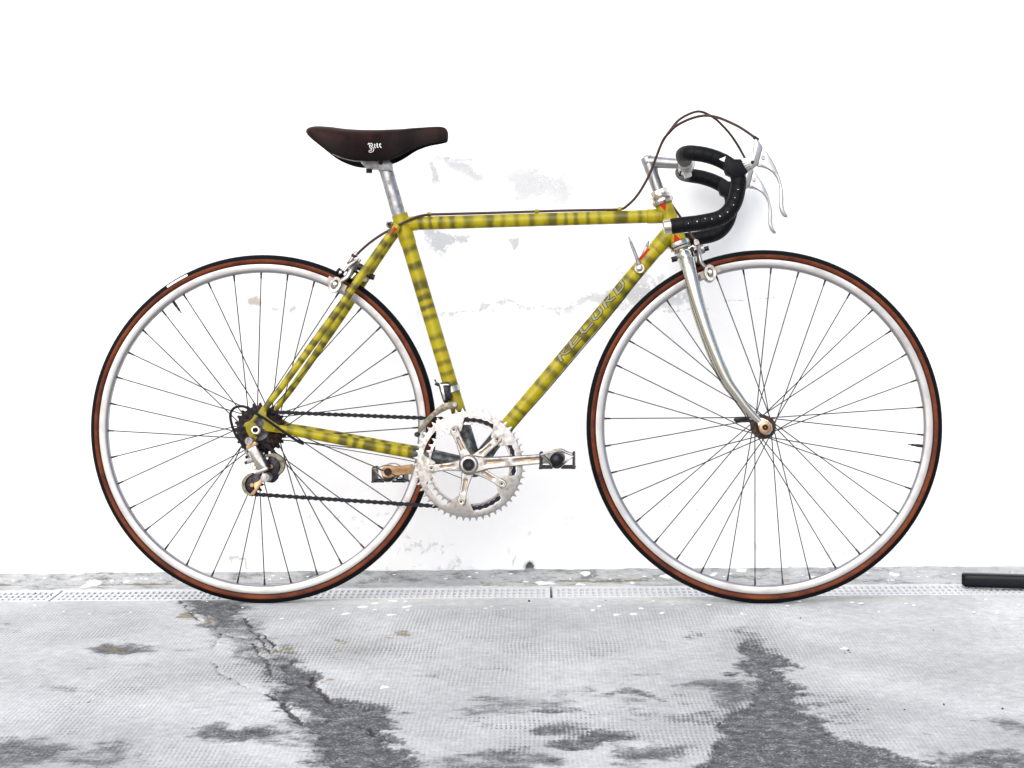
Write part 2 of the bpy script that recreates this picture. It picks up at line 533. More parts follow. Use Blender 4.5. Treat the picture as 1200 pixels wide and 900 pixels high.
    h = N.math('ADD', h, N.math('MULTIPLY', grain, .25))
    N.bump(h, .55, .0022, b)
    return m

def build_ground():
    xs = axis((-1.62, .80, .0034), 150)
    ys = axis((-1.42, DY0 - .001, .0034), 150)
    ys = ys[ys < DY0 - .0005]
    ys = np.concatenate([ys, [DY0 - .0003, DY0, DY0 + .0008, lerp(DY0, DY1, .5), DY1 - .0008, DY1, DY1 + .0003],
                         np.arange(DY1 + .004, WALLY + .012, .003), [WALLY + .05, WALLY + .3, 2, 6, 20, 60, 150]])
    X, Y = np.meshgrid(xs, ys)
    near = (np.abs(X + .4) < 2.2) & (Y > -2.2)
    wx = X + (fbm(X, Y, 12, 6, 3, .68) - .5) * .13; wy = Y + (fbm(X, Y, 12, 6, 9, .68) - .5) * .13
    dirt = np.zeros_like(X); moss = np.zeros_like(X); crk = np.zeros_like(X); fleck = np.zeros_like(X)
    def blobpoly(pts, edge=.03, amp=1.0, T=None):
        nonlocal dirt
        d = poly_sd(wx, wy, [g2(*p) for p in pts])
        v = amp * sstep(-edge, edge * .8, d)
        dirt = np.maximum(dirt, v)
    # broken diagonal patch from the drain to the lower edge
    blobpoly([(200, 702), (300, 702), (305, 722), (330, 755), (370, 800), (395, 815), (430, 838), (476, 872), (480, 905), (385, 930), (340, 860), (330, 835), (300, 800), (265, 765), (225, 735)], .04, .60)
    blobpoly([(225, 702), (285, 702), (290, 728), (262, 735), (232, 722)], .02, .85)
    blobpoly([(318, 768), (352, 778), (392, 812), (440, 842), (474, 868), (478, 920), (400, 920), (372, 860), (345, 835), (325, 800)], .02, 1.1)
    # right dark patch
    blobpoly([(872, 752), (925, 765), (918, 800), (930, 822), (975, 850), (1010, 872), (1080, 893), (1210, 905), (1215, 960), (800, 960), (838, 880), (850, 838), (875, 822), (868, 790)], .022, 1.05)
    blobpoly([(805, 800), (860, 792), (880, 812), (862, 830), (830, 826)], .03, .72)
    blobpoly([(860, 735), (884, 735), (890, 760), (868, 760)], .03, .6)
    def ell(u, v, ru, rv, amp):
        nonlocal dirt
        c = g2(u, v); c2 = g2(u + ru, v); c3 = g2(u, v + rv)
        rx = abs(c2[0] - c[0]); ry = abs(c3[1] - c[1])
        d = np.hypot((wx - c[0]) / rx, (wy - c[1]) / ry)
        dirt = np.maximum(dirt, amp * sstep(1.4, .25, d))
    for e in [(145, 760, 55, 9, .8), (60, 757, 60, 14, .18), (5, 735, 20, 10, .45), (20, 885, 80, 30, .75), (110, 888, 70, 24, .6), (290, 858, 60, 11, .9),
              (270, 852, 40, 7, .5), (330, 868, 50, 14, .5), (95, 785, 60, 18, .26), (205, 757, 40, 14, .3), (440, 835, 32, 9, .85), (410, 740, 30, 10, .25),
              (550, 748, 30, 5, .32), (645, 830, 30, 8, .8), (655, 856, 30, 11, .75), (695, 868, 42, 13, .9), (600, 888, 60, 16, .7), (660, 812, 22, 6, .4),
              (750, 812, 22, 8, .8), (780, 820, 18, 6, .45), (760, 888, 60, 20, .75), (520, 880, 30, 10, .32), (560, 900, 90, 18, .7),
              (1185, 850, 34, 15, .6), (1090, 862, 36, 5, .4), (1150, 890, 75, 14, .85), (1120, 775, 30, 8, .22), (1160, 745, 45, 14, .2), (960, 722, 60, 6, .2),
              (812, 745, 10, 6, .5), (470, 765, 40, 10, .22), (120, 823, 10, 3, .6), (95, 826, 6, 2, .55), (235, 832, 26, 9, .3), (165, 800, 40, 8, .2),
              (1020, 800, 60, 25, .12), (700, 775, 60, 16, .14), (250, 725, 40, 12, .5), (1200, 720, 60, 14, .2), (-20, 800, 40, 30, .3)]:
        ell(*e)
    u_ = fbm(X, Y * 1.7, 3.1, 6, 201, .66)
    nearY = sstep(-.28, -.80, Y)
    dirt = np.maximum(dirt, (.22 + .30 * nearY) * sstep(.49, .64, u_) * (1 - .75 * sstep(-.1, .15, X)))
    # soft grey of the trowelled margin beside the drain
    dirt = np.maximum(dirt, .16 * sstep(.09, .0, np.abs(Y - (DY0 - .05))) * (fbm(X, Y, 9, 3, 77)))
    # strip between drain and wall: darker, dirty
    strip = Y > DY1
    xr = sstep(.18, .5, X)
    dirt = np.where(strip, (.36 + .35 * (fbm(X, Y, 30, 4, 21) - .5)) * (1 - .45 * xr), dirt)
    line = G(640, 682).y
    ld = np.abs(Y - line - (fbm(X, Y, 10, 3, 5) - .5) * .012 + X * .004)
    crk = np.where(strip, .62 * sstep(.0065, .001, ld) * (fbm(X, Y, 5, 3, 55) > .42), crk)
    moss = np.where(strip, .55 * sstep(.02, .004, ld) * sstep(.45, .62, fbm(X, Y, 4, 3, 31)), moss)
    for (u0, u1, a) in [(150, 200, .75), (650, 760, .72), (0, 12, .7)]:
        a0, a1 = G(u0, 682).x, G(u1, 682).x
        moss = np.where(strip & (X > a0) & (X < a1), np.maximum(moss, a * sstep(.022, .004, np.abs(Y - line - .005))), moss)
    # cracks (dark, ragged) in the broken patch
    def crack(pts, wdt=.003, amp=1.0):
        nonlocal crk
        P = [g2(*p) for p in pts]; d = np.full(X.shape, 1e9)
        jx = X + (fbm(X, Y, 60, 3, 41) - .5) * .02; jy = Y + (fbm(X, Y, 60, 3, 47) - .5) * .02
        for a, b_ in zip(P[:-1], P[1:]): d = np.minimum(d, seg_d(jx, jy, a, b_))
        crk = np.maximum(crk, amp * sstep(wdt * 2.2, wdt * .3, d))
    crack([(255, 741), (272, 745), (290, 748)]); crack([(262, 752), (285, 756), (305, 757)])
    crack([(285, 722), (300, 742), (318, 766)], .003, .8); crack([(308, 742), (325, 762)], .003)
    crack([(312, 812), (330, 822), (336, 832), (352, 846)], .0045); crack([(365, 788), (366, 800), (384, 816), (398, 824)], .0035)
    crack([(425, 848), (440, 858), (472, 872)], .003); crack([(268, 764), (290, 770), (310, 768)], .003, .8)
    crack([(250, 775), (262, 790), (290, 805)], .0025, .7); crack([(320, 792), (345, 800)], .0025, .7); crack([(240, 720), (258, 740), (250, 760)], .0025, .6)
    crack([(205, 700), (222, 716), (240, 730)], .003, .8); crack([(295, 752), (312, 775), (316, 790)], .0028, .75)
    for (u, v, ru, rv, a) in [(214, 724, 14, 8, .8), (300, 737, 10, 6, .7), (334, 764, 8, 3, 1.0), (235, 728, 12, 5, .7), (312, 760, 6, 8, .7), (398, 752, 22, 8, .62), (478, 742, 12, 8, .72),
                              (452, 750, 18, 8, .5), (395, 799, 14, 4, .6), (145, 760, 36, 5, .55), (400, 772, 40, 10, .45), (338, 838, 16, 5, .4), (1050, 840, 60, 12, .18), (0, 880, 20, 6, .5), (420, 765, 40, 8, .5)]:
        c = g2(u, v); rx = abs(g2(u + ru, v)[0] - c[0]); ry = abs(g2(u, v + rv)[1] - c[1])
        moss = np.maximum(moss, a * sstep(1.3, .3, np.hypot((wx - c[0]) / rx, (wy - c[1]) / ry)))
    # paint splashes
    fxx = X + (fbm(X, Y, 70, 3, 101) - .5) * .016; fyy = Y + (fbm(X, Y, 70, 3, 103) - .5) * .014
    for (u, v, ru, rv) in [(110, 684, 9, 2.6), (90, 677, 9, 1.6), (52, 677.5, 5, 1), (100, 687, 7, 2), (640, 683, 11, 2.6), (632, 682, 7, 1.6), (615, 681, 4, 1), (680, 684.5, 5, 1.6), (686, 676, 6, 1.2),
                           (425, 711, 7, 1.4), (440, 707, 4, 1), (405, 719, 6, 1), (457, 720, 6, 1), (477, 711, 5, 1), (461, 704, 5, 1.2), (330, 725, 3, 1), (449, 805, 4, 2),
                           (700, 711, 3, 1), (722, 720, 4, 1.2), (742, 719, 4, 1.2), (752, 713, 3, 1), (695, 715, 3, 1), (776, 718, 3, 1), (870, 719, 4, 1), (989, 760, 3, 1), (835, 676, 4, 1.2), (870, 673, 6, 1.2),
                           (130, 682.5, 4, 1), (147, 683, 4, 1), (740, 683, 4, 1.4), (330, 687, 5, 1.5), (75, 704, 3, .8), (780, 677, 8, 1.2), (955, 677, 7, 1.2), (1048, 675, 4, 1.2)]:
        c = g2(u, v); rx = abs(g2(u + ru, v)[0] - c[0]); ry = max(abs(g2(u, v + rv)[1] - c[1]), .004)
        fleck = np.maximum(fleck, .95 * sstep(1.5, .5, np.hypot((fxx - c[0]) / rx, (fyy - c[1]) / ry)))
    rib = sstep(DY0 - .055, DY0 - .13, Y + (fbm(X, Y, 6, 3, 61) - .5) * .05)
    c1 = g2(1040, 760)
    rib *= .38 + .62 * sstep(.38, .60, fbm(X, Y, 5.5, 4, 71))
    rib *= 1 - .75 * sstep(-.1, .25, X - g2(930, 740)[0]) * (1 - .45 * sstep(.45, .6, fbm(X, Y, 4.0, 2, 73)))
    rib *= 1 - .85 * sstep(.7, 1.0, dirt)
    rib *= .7 + .6 * fbm(X, Y, 40, 3, 88)
    rib = np.where(strip, 0, rib)
    for a in (dirt, moss, crk, fleck, rib): a[~near] *= 0
    dirt[~near] = (.35 * fbm(X, Y, .8, 4, 91))[~near]
    Z = (fbm(X, Y, 5, 3, 2) - .5) * .0016 + (fbm(X, Y, 60, 3, 12) - .5) * .0012
    sd_ = sstep(.55, 1.0, dirt) * (Y < DY0)
    Z -= sd_ * .004 + crk * .006
    Z += sd_ * (fbm(X, Y, 45, 4, 14) - .5) * .004
    edge = sstep(.12, .02, DY0 - Y); Z = np.where(Y < DY0, Z * (1 - edge), Z)
    Z = np.where(strip, (fbm(X, Y, 40, 3, 15) - .5) * .004 + .010 * sstep(line + .005, WALLY, Y), Z)
    Z[~near & ~strip] = 0
    tr = (Y > DY0 + .0003) & (Y < DY1 - .0003)
    Z = np.where(tr, -.075, Z)
    dirt = np.where(tr, 1.1, dirt); fleck = np.where(tr, 0, fleck); rib = np.where(tr, 0, rib)
    o = gridmesh('ground', np.stack([X, Y, Z], -1), {'dirt': dirt, 'moss': moss, 'rib': rib, 'crack': crk, 'fleck': fleck}, m_ground())
    tag(o, 'pale weathered concrete ground with a dotted stamped texture, dark stains and a broken patch', kind='structure')
    return o
build_ground()

# ================================================================== WALL
def m_wall():
    m, nt, b = mat('whitewashed_wall'); N = NB(nt); o = N.obj()
    peel, base, tint = N.attr('peel'), N.attr('base'), N.attr('tint')
    fine = N.noise(130, 6, .75, o); mid = N.noise(28, 6, .65, o); big = N.noise(3, 3, .5, o)
    e = N.math('ADD', peel, N.math('MULTIPLY', N.math('SUBTRACT', N.noise(40, 9, .8, o), .5), 1.9))
    e = N.math('ADD', e, N.math('MULTIPLY', N.math('SUBTRACT', fine, .5), 1.3))
    k = N.ramp(e, [(.47, 0.0), (.60, 1.0)])
    white = N.mix(big, (.80, .80, .80), (.86, .86, .865))
    under = N.mix(fine, (.38, .385, .40), (.62, .625, .64))
    under = N.mix(tint, under, (.42, .33, .22))
    c = N.mix(N.math('MULTIPLY', k, N.ramp(peel, [(.25, .35), (.8, 1.0)]), clamp=True), white, under)
    be = N.math('ADD', base, N.math('MULTIPLY', N.math('SUBTRACT', mid, .5), .9))
    be = N.math('ADD', be, N.math('MULTIPLY', N.math('SUBTRACT', fine, .5), .6))
    c = N.mix(N.ramp(be, [(.50, 0.0), (.56, 1.0)]), c, N.mix(fine, (.13, .13, .135), (.27, .27, .28)))
    N.l(c, b.inputs['Base Color']); b.inputs['Roughness'].default_value = .85
    b.inputs['Specular IOR Level'].default_value = .25
    h = N.math('ADD', N.math('MULTIPLY', k, -.8), N.math('MULTIPLY', fine, .25))
    h = N.math('ADD', h, N.math('MULTIPLY', mid, .5))
    N.bump(h, .45, .003, b)
    return m

def build_wall():
    xs = axis((-1.65, .85, .0042), 9)
    zs = np.concatenate([np.arange(-.03, 1.26, .0042), np.cumsum(np.full(14, .14)) + 1.26, [3.4]])
    X, Z = np.meshgrid(xs, zs)
    peel = np.zeros_like(X); tint = np.zeros_like(X); base = np.zeros_like(X)
    wx = X + (fbm(X, Z, 18, 4, 3) - .5) * .06; wz = Z + (fbm(X, Z, 18, 4, 9) - .5) * .06
    def w2(u, v): p = WL(u, v); return (p.x, p.z)
    def P(pts, amp, edge=.012):
        nonlocal peel
        peel = np.maximum(peel, amp * sstep(-edge, edge, poly_sd(wx, wz, [w2(*p) for p in pts])))
    P([(498, 182), (510, 178), (512, 210), (498, 208)], .68)
    P([(510, 172), (520, 185), (550, 188), (575, 208), (560, 210), (530, 198), (512, 188)], .70)
    P([(585, 205), (620, 195), (668, 200), (668, 243), (600, 243), (590, 225)], .70, .03)
    P([(650, 197), (668, 200), (668, 243), (648, 243)], .55, .01)
    P([(500, 272), (552, 272), (553, 288), (530, 292), (526, 306), (508, 300), (498, 285)], .66)
    P([(598, 278), (612, 280), (606, 290), (600, 292)], .9, .006)
    P([(640, 352), (690, 345), (720, 335), (760, 330), (800, 345), (822, 355), (740, 364), (640, 362)], .72, .02)
    P([(700, 345), (735, 330), (790, 340), (815, 352), (790, 361), (720, 361)], .82, .02)
    P([(555, 350), (600, 350), (650, 358), (560, 362)], .62, .01)
    P([(720, 310), (790, 320), (815, 345), (740, 345)], .54, .03)
    P([(292, 352), (303, 348), (305, 358), (295, 361)], .95, .006)
    P([(314, 351), (335, 350), (333, 357), (318, 358)], .75, .006)
    P([(341, 356), (352, 350), (354, 358), (343, 361)], .9, .006)
    P([(485, 362), (530, 360), (530, 366), (490, 368)], .55, .006)
    P([(960, 668), (1130, 664), (1130, 670), (960, 674)], .6, .01)
    for a in [(1142, 656, 1160, 658), (790, 680, 830, 690)]:
        P([(a[0], a[1]), (a[2], a[1]), (a[2], a[3]), (a[0], a[3])], .6, .006)
    # faint blistering along the lower wall
    low = sstep(.34, .05, Z) * sstep(.52, .66, fbm(X, Z * 1.8, 9, 4, 66))
    peel = np.maximum(peel, .40 * low)
    def line(pts, amp, wd):
        nonlocal peel
        Q = [w2(*p) for p in pts]; d = np.full(X.shape, 1e9)
        jx = X + (fbm(X, Z, 70, 3, 41) - .5) * .012; jz = Z + (fbm(X, Z, 70, 3, 43) - .5) * .012
        for a, b_ in zip(Q[:-1], Q[1:]): d = np.minimum(d, seg_d(jx, jz, a, b_))
        peel = np.maximum(peel, amp * sstep(wd * 2, wd * .3, d))
    line([(530, 366), (580, 363), (640, 361), (700, 362), (780, 364), (830, 362)], .62, .0018)
    line([(848, 352), (872, 350), (930, 349)], .6, .0018)
    line([(512, 172), (518, 182), (530, 187), (552, 187)], .8, .0016)
    line([(270, 668), (270, 654), (288, 654), (290, 668)], .95, .002)
    line([(603, 668), (603, 652)], .8, .0016)
    c = w2(575, 210); tint = sstep(.02, .004, np.hypot(wx - c[0], (wz - c[1]))) * .8
    c = w2(298, 354); tint = np.maximum(tint, sstep(.02, .01, np.hypot(X - c[0], Z - c[1])) * .5)
    # unpainted, dirty foot of the wall
    foot = .0065 + (fbm(X, Z * 0, 7, 4, 5) - .5) * .016 - .006 * sstep(.1, .5, X)
    base = sstep(foot + .007, foot - .007, Z)
    Yd = WALLY + (fbm(X, Z, 3, 3, 8) - .5) * .004 + (fbm(X, Z, 30, 3, 18) - .5) * .0012
    # a knocked-out hole with a grey plug
    c = w2(621, 665.5); rr = np.hypot((X - c[0]) / .0095, (Z - c[1]) / .0115) + (fbm(X, Z, 150, 2, 50) - .5) * .5
    hole = sstep(1.15, .8, rr)
    Yd = Yd + hole * .02; base = np.maximum(base, hole)
    o = gridmesh('wall', np.stack([X, Yd, Z], -1), {'peel': peel, 'base': base, 'tint': tint}, m_wall())
    tag(o, 'white painted wall behind the bicycle with grey peeling patches', 'wall')
    # back and top of the wall so that it is a solid 0.25 m wall
    x0, x1 = xs[0], xs[-1]
    b_ = B(); z1 = zs[-1]
    V = [(x0, WALLY - .0, -.03), (x1, WALLY, -.03), (x1, WALLY + .25, -.03), (x0, WALLY + .25, -.03), (x0, WALLY, z1), (x1, WALLY, z1), (x1, WALLY + .25, z1), (x0, WALLY + .25, z1)]
    b_.add(V, [(4, 5, 6, 7), (2, 3, 7, 6), (0, 4, 7, 3), (1, 2, 6, 5)])
    b_.build('wall_back', o.data.materials[0], o, smooth=False)
    return o
build_wall()

# ================================================================== DRAIN GRATES
def build_grates():
    mid = (DY0 + DY1) / 2; wd = DY1 - DY0
    j1 = G(646, 693).x; j0 = G(71, 693).x
    ln = j1 - j0
    labels = ['short stretch of white slotted drain grate at the left edge, left of the rear wheel',
              'white slotted drain grate behind the rear wheel, ending at the joint between the wheels',
              'white slotted drain grate behind the front wheel, running under the black pipe']
    me0 = None
    b_ = B(); L0 = ln - .005; zt = -.0015
    def bar(x0, x1, y0, y1, top=zt, h=.014):
        b_.box(((x0 + x1) / 2, (y0 + y1) / 2, top - h / 2), x1 - x0, y1 - y0, h)
    hy = wd / 2 - .002
    ye = [(-hy, -hy + .019), (hy - .019, hy)]
    for a, c in ye: bar(0, L0, a, c, zt, .018)
    inner = 2 * hy - .038; sl = (inner - 2 * .010) / 3
    ya = -hy + .019 + sl
    bar(.0102, L0 - .0102, ya, ya + .010, zt - .0012, .010); ya += .010 + sl
    bar(.0102, L0 - .0102, ya, ya + .010, zt - .0012, .010)
    n = int(round(L0 / .01195)); p = (L0 - .010) / n
    for i in range(n + 1):
        wB = .0048 if 0 < i < n else .010
        x = .005 + p * i
        bar(x - wB / 2, x + wB / 2, -hy + .0192, hy - .0192, zt - .0006, .012)
    for k in range(3):
        if me0 is None:
            o = b_.build('drain_grate', M['grate'], None, smooth=False); me0 = o.data
        else:
            o = bpy.data.objects.new('drain_grate', me0); C.objects.link(o)
        o.location = (j0 + ln * (k - 1) + .0025, mid, 0)
        tag(o, labels[k], 'drain grate', 'slotted drain grates along the foot of the wall')
build_grates()

# ================================================================== BLACK PIPE, LITTER
def build_pipe():
    r = .0135
    a = G(1130, 689.2); a.z = 0
    d = Vector((math.cos(math.radians(-12)), math.sin(math.radians(-12)), 0))
    root_c = a + Vector((0, r, r + .001))
    b_ = B(); seg = 8; rows = []
    def ring(p, rad):
        return [p + Vector((0, 1, 0)) * (math.cos(2 * PI * (j + .5) / 16)) * rad * (1 if 1 else 1) + Vector((0, 0, 1)) * math.sin(2 * PI * (j + .5) / 16) * rad for j in range(16)]
    def sq(p, rad):   # rounded-square section
        out = []
        for j in range(24):
            an = 2 * PI * j / 24; c_, s_ = math.cos(an), math.sin(an)
            k = rad / (abs(c_) ** 5 + abs(s_) ** 5) ** .2
            out.append(p + Vector((0, c_ * k, s_ * k)))
        return out
    rows = [sq(root_c + d * .03, r * .74), sq(root_c + d * .0015, r * .78), sq(root_c, r * .86), sq(root_c + d * .002, r * .97)]
    for t in np.linspace(.004, 1.4, 20): rows.append(sq(root_c + d * float(t) , r * (1 + .01 * math.sin(9 * t))))
    k0 = len(b_.V); b_.grid(rows, closev=True); b_.F.append(tuple(range(24)))
    b_.F.append(tuple(k0 + (len(rows) - 1) * 24 + j for j in range(24)))
    o = b_.build('pipe', M['pipe'], None, sharp=50)
    tag(o, 'black plastic pipe lying over the drain at the foot of the wall, right edge', 'pipe')
build_pipe()

def build_litter():
    b_ = B(); rnd = random.Random(5)
    spots = [(994, 763), (990, 766), (996, 765), (843, 849), (42, 695.5), (60, 698), (1017, 832), (1060, 832), (1106, 826), (938, 725), (1094, 739), (1175, 831), (1140, 673), (620, 705), (710, 704)]
    for (u, v) in spots:
        p = G(u, v); s = rnd.uniform(.0012, .0026)
        ax = [(0, s * .6), (s, s), (s * 1.9, s * .5)]
        prof = [(-.0005, s * .5), (s * .4, s), (s * 1.0, s * .8), (s * 1.4, s * .2)]
        k = len(b_.V); b_.lathe(prof, p, (rnd.uniform(-.3, .3), rnd.uniform(-.3, .3), 1), 7)
        for i in range(k, len(b_.V)): b_.V[i] += Vector((rnd.uniform(-.2, .2), rnd.uniform(-.2, .2), 0)) * s
    o = b_.build('grit', M['pebble'], None, smooth=False)
    tag(o, 'dark specks of grit scattered on the pale concrete', kind='stuff')
    b_ = B()
    for i in range(90):
        u = rnd.uniform(-10, 1210); v = rnd.choice([rnd.uniform(674, 685), rnd.uniform(703, 722), rnd.uniform(674, 685)])
        p = G(u, v); p.z = .003 if v > 700 else .008; s = rnd.uniform(.0015, .005); n = rnd.randint(4, 6); a0 = rnd.uniform(0, 6)
        pts = [p + Vector((math.cos(a0 + 2 * PI * j / n) * s * rnd.uniform(.6, 1.3), math.sin(a0 + 2 * PI * j / n) * s * rnd.uniform(.5, 1.1), rnd.uniform(0, .0012))) for j in range(n)]
        V = pts + [q - Vector((0, 0, .0008)) for q in pts]
        F = [tuple(range(n)), tuple(range(n, 2 * n))[::-1]] + [(j, n + j, n + (j + 1) % n, (j + 1) % n) for j in range(n)]
        b_.add(V, F)
    o = b_.build('paint_flakes', M['flake'], None, smooth=False)
    tag(o, 'small white paint flakes lying along the drain and the foot of the wall', kind='stuff')
build_litter()

# ================================================================== BICYCLE
bike = empty('bicycle', BIKE)
tag(bike, 'old yellow and olive banded racing bicycle leaning on the white wall', 'bicycle')

R_ = .3375
XR, XF = -.9759, -.0106

def build_wheel(xc, steer, phase, tset, valve_ang, hubr, flange, rear):
    w_ = empty('wheel', None, bike)
    w_.location = (xc, 0, R_); w_.rotation_euler = (0, 0, steer)
    tag(w_, ('rear wheel with sprockets' if rear else 'front wheel'))
    NS = 180
    def rev(prof, name, m, closed=True, attr=False, sharp=30):
        rows = []; rad = []
        for i in range(NS):
            a = 2 * PI * i / NS; c, s = math.cos(a), math.sin(a)
            rows.append([Vector((r * c, y, r * s)) for (y, r) in prof]); rad += [r for (y, r) in prof]
        b_ = B(); b_.grid(rows, closeu=True, closev=closed)
        return obj(name, b_.V, b_.F, m, w_, True, {'rad': rad} if attr else None, sharp)
    tc, tr = R_ - .0110, .0110
    prof = [(tr * math.cos(t), tc + tr * math.sin(t)) for t in np.linspace(math.radians(-60), math.radians(240), 22)]
    rev(prof, 'tyre', M['sidewall'], True, True)
    a0 = math.radians(14)
    pr = [((tr + .0007) * math.cos(t), tc + (tr + .0004) * math.sin(t)) for t in np.linspace(a0, PI - a0, 14)]
    pr += [((tr - .0006) * math.cos(t), tc + (tr - .0006) * math.sin(t)) for t in np.linspace(PI - a0, a0, 8)]
    rev(pr, 'tread', M['tread'], True)
    rp = [(.0093, .3187), (.0100, .3192), (.0103, .3175), (.0100, .3130), (.0098, .3090), (.0090, .3062), (.0070, .3040), (.0035, .3030),
          (-.0035, .3030), (-.0070, .3040), (-.0090, .3062), (-.0098, .3090), (-.0100, .3130), (-.0103, .3175), (-.0100, .3192), (-.0093, .3187), (0, .3165)]
    rev(rp, 'rim', M['rim'], True, sharp=40)
    # hub
    hb = B()
    fy = flange
    hp = [(-fy[0] - .009, .009), (-fy[0] - .009, .012), (-fy[0] - .002, .0145), (-fy[0] - .0015, hubr + .0032), (-fy[0] + .0015, hubr + .0032), (-fy[0] + .003, .0145), (-fy[0] + .012, .0105),
          (fy[1] - .012, .0105), (fy[1] - .003, .0145), (fy[1] - .0015, hubr + .0032), (fy[1] + .0015, hubr + .0032), (fy[1] + .002, .0145), (fy[1] + .009, .012), (fy[1] + .009, .008)]
    hb.lathe(hp, (0, 0, 0), (0, 1, 0), 28)
    hb.build('hub', M['rust'] if not rear else M['brown_steel'], w_)
    ax = B(); ay = .0630 if rear else .0480
    ax.lathe([(-ay, .0045), (fy[1] + .02, .0045)], (0, 0, 0), (0, 1, 0), 12)
    ax.build('axle', M['steel_dark'], w_)
    # spokes
    rn = .3036
    for i in range(36):
        th = math.radians(phase + 10 * i)
        k = int(round(phase + 10 * i - tset)) // 10
        trail = ((k // 1) % 4) in (0, 1)
        nearf = (i % 2 == 0)
        y0 = -fy[0] if nearf else fy[1]
        dh = math.radians(-58 if trail else 58)
        ha = th + dh
        hpnt = Vector((hubr * math.cos(ha), y0 + (.0016 if (k % 4) in (0, 2) else -.0016), hubr * math.sin(ha)))
        npnt = Vector((rn * math.cos(th), (-.0022 if nearf else .0022), rn * math.sin(th)))
        d = (hpnt - npnt).normalized()
        b_ = B(); b_.tube([hpnt, npnt], .00115, 6)
        b_.tube([npnt - d * .001, npnt + d * .0012, npnt + d * .012], [.0028, .0022, .0017], 6)
        sp = b_.build('spoke', M['spoke'], w_)
    # valve
    va = math.radians(valve_ang); dv = Vector((math.cos(va), 0, math.sin(va)))
    b_ = B(); b_.tube([dv * .304, dv * .292, dv * .2915, dv * .282, dv * .2815, dv * .276], [.0030, .0030, .0022, .0022, .0012, .0012], 8)
    b_.build('valve', M['steel_dark'], w_)
    return w_

wr = build_wheel(XR, 0, 0.3, 270.3, 125.0, .0215, (.026, .036), True)
wf = build_wheel(XF, -.0228, 6.8, 256.8, -7.2, .0195, (.034, .034), False)

# white label on the rear tyre
def tyre_label():
    rows = []
    for a in np.linspace(math.radians(115.6), math.radians(123.6), 9):
        row = []
        for t in (math.radians(180 - 17), math.radians(180 - 40)):
            rr = .0110 + .0012
            row.append(Vector(((R_ - .011 + rr * math.sin(t)) * math.cos(a), rr * math.cos(t), (R_ - .011 + rr * math.sin(t)) * math.sin(a))))
        rows.append(row)
    b_ = B(); b_.grid(rows); b_.build('tyre_label', M['white'], wr)
tyre_label()

# ---- frame tubes
HT0, HT1 = L(777.3, 238), L(795.2, 284)
HA = (HT1 - HT0).normalized()           # steering axis, downwards
ST = L(476.0, 282); BB = L(556.6, 545.5)
SA = (BB - ST).normalized()
BBP = BB
def axp(u, v): return L(u, v, 0)
def straight(a, b_, n=14): return [lerp(a, b_, i / (n - 1)) for i in range(n)]

SC = L(471.2, 264)                       # seat cluster centre
b_ = B(); b_.tube(straight(L(477, 262.2), L(776, 253.2), 30), .0127, 24, u0=.3); top_tube = b_.build('top_tube', M['frame'], bike, attr=True)
yend = L(546.0, 509)                    # paint ends above the bottom bracket
b_ = B(); b_.tube(straight(L(469.2, 254), lerp(ST, BB, .80), 26), .0143, 24, u0=1.1); seat_tube = b_.build('seat_tube', M['frame'], bike, attr=True)
DT0 = L(785.5, 272); DT1 = L(593.5, 500)
b_ = B(); b_.tube(straight(DT0, DT1, 34), .0143, 24, u0=2.3); down_tube = b_.build('down_tube', M['frame'], bike, attr=True)
b_ = B(); b_.tube(straight(HT0, HT1, 8), .0160, 26, u0=3.1)
b_.lathe([(0, .0160), (0, .0172), (.004, .0172), (.005, .0162)], HT0, HA, 26, cap=False)
b_.lathe([(0, .0160), (0, .0172), (.004, .0172), (.005, .0162)], HT1, -HA, 26, cap=False)
head_tube = b_.build('head_tube', M['frame2'], bike, attr=True)
# lugs (short sleeves)
lg = B()
def sleeve(a, d, r0, ln, r1=None, uu=4.0):
    lg.tube([a, a + d * ln * .75, a + d * ln * .93, a + d * ln], [r0, r0, r0 * .985, (r1 or r0 - .0012)], 22, u0=uu)
ttd = (L(776, 253.2) - L(477, 262.2)).normalized(); dtd = (DT1 - DT0).normalized()
for la in ((L(776, 253.2), -ttd, .0139, .030, None, 4.0), (DT0 - dtd * .005, dtd, .0156, .050, None, 4.3),
           (L(477, 262.2) - ttd * .005, ttd, .0139, .026, None, 4.6), (L(468.2, 251.5), SA, .0156, .062, None, 4.8)):
    lg = B(); sleeve(*la); lg.build('lug', M['frame2'], bike, attr=True)
# chromed sockets and shell
b_ = B()
b_.lathe([(-.035, .0185), (-.035, .0212), (.035, .0212), (.035, .0185)], BB, (0, 1, 0), 28)
b_.tube([lerp(ST, BB, .795), BB], [.0150, .0152], 20)
b_.tube([DT1 - dtd * .002, BB], [.0150, .0154], 20)
bbs = b_.build('bottom_bracket_shell', M['chrome_dirty'], bike)

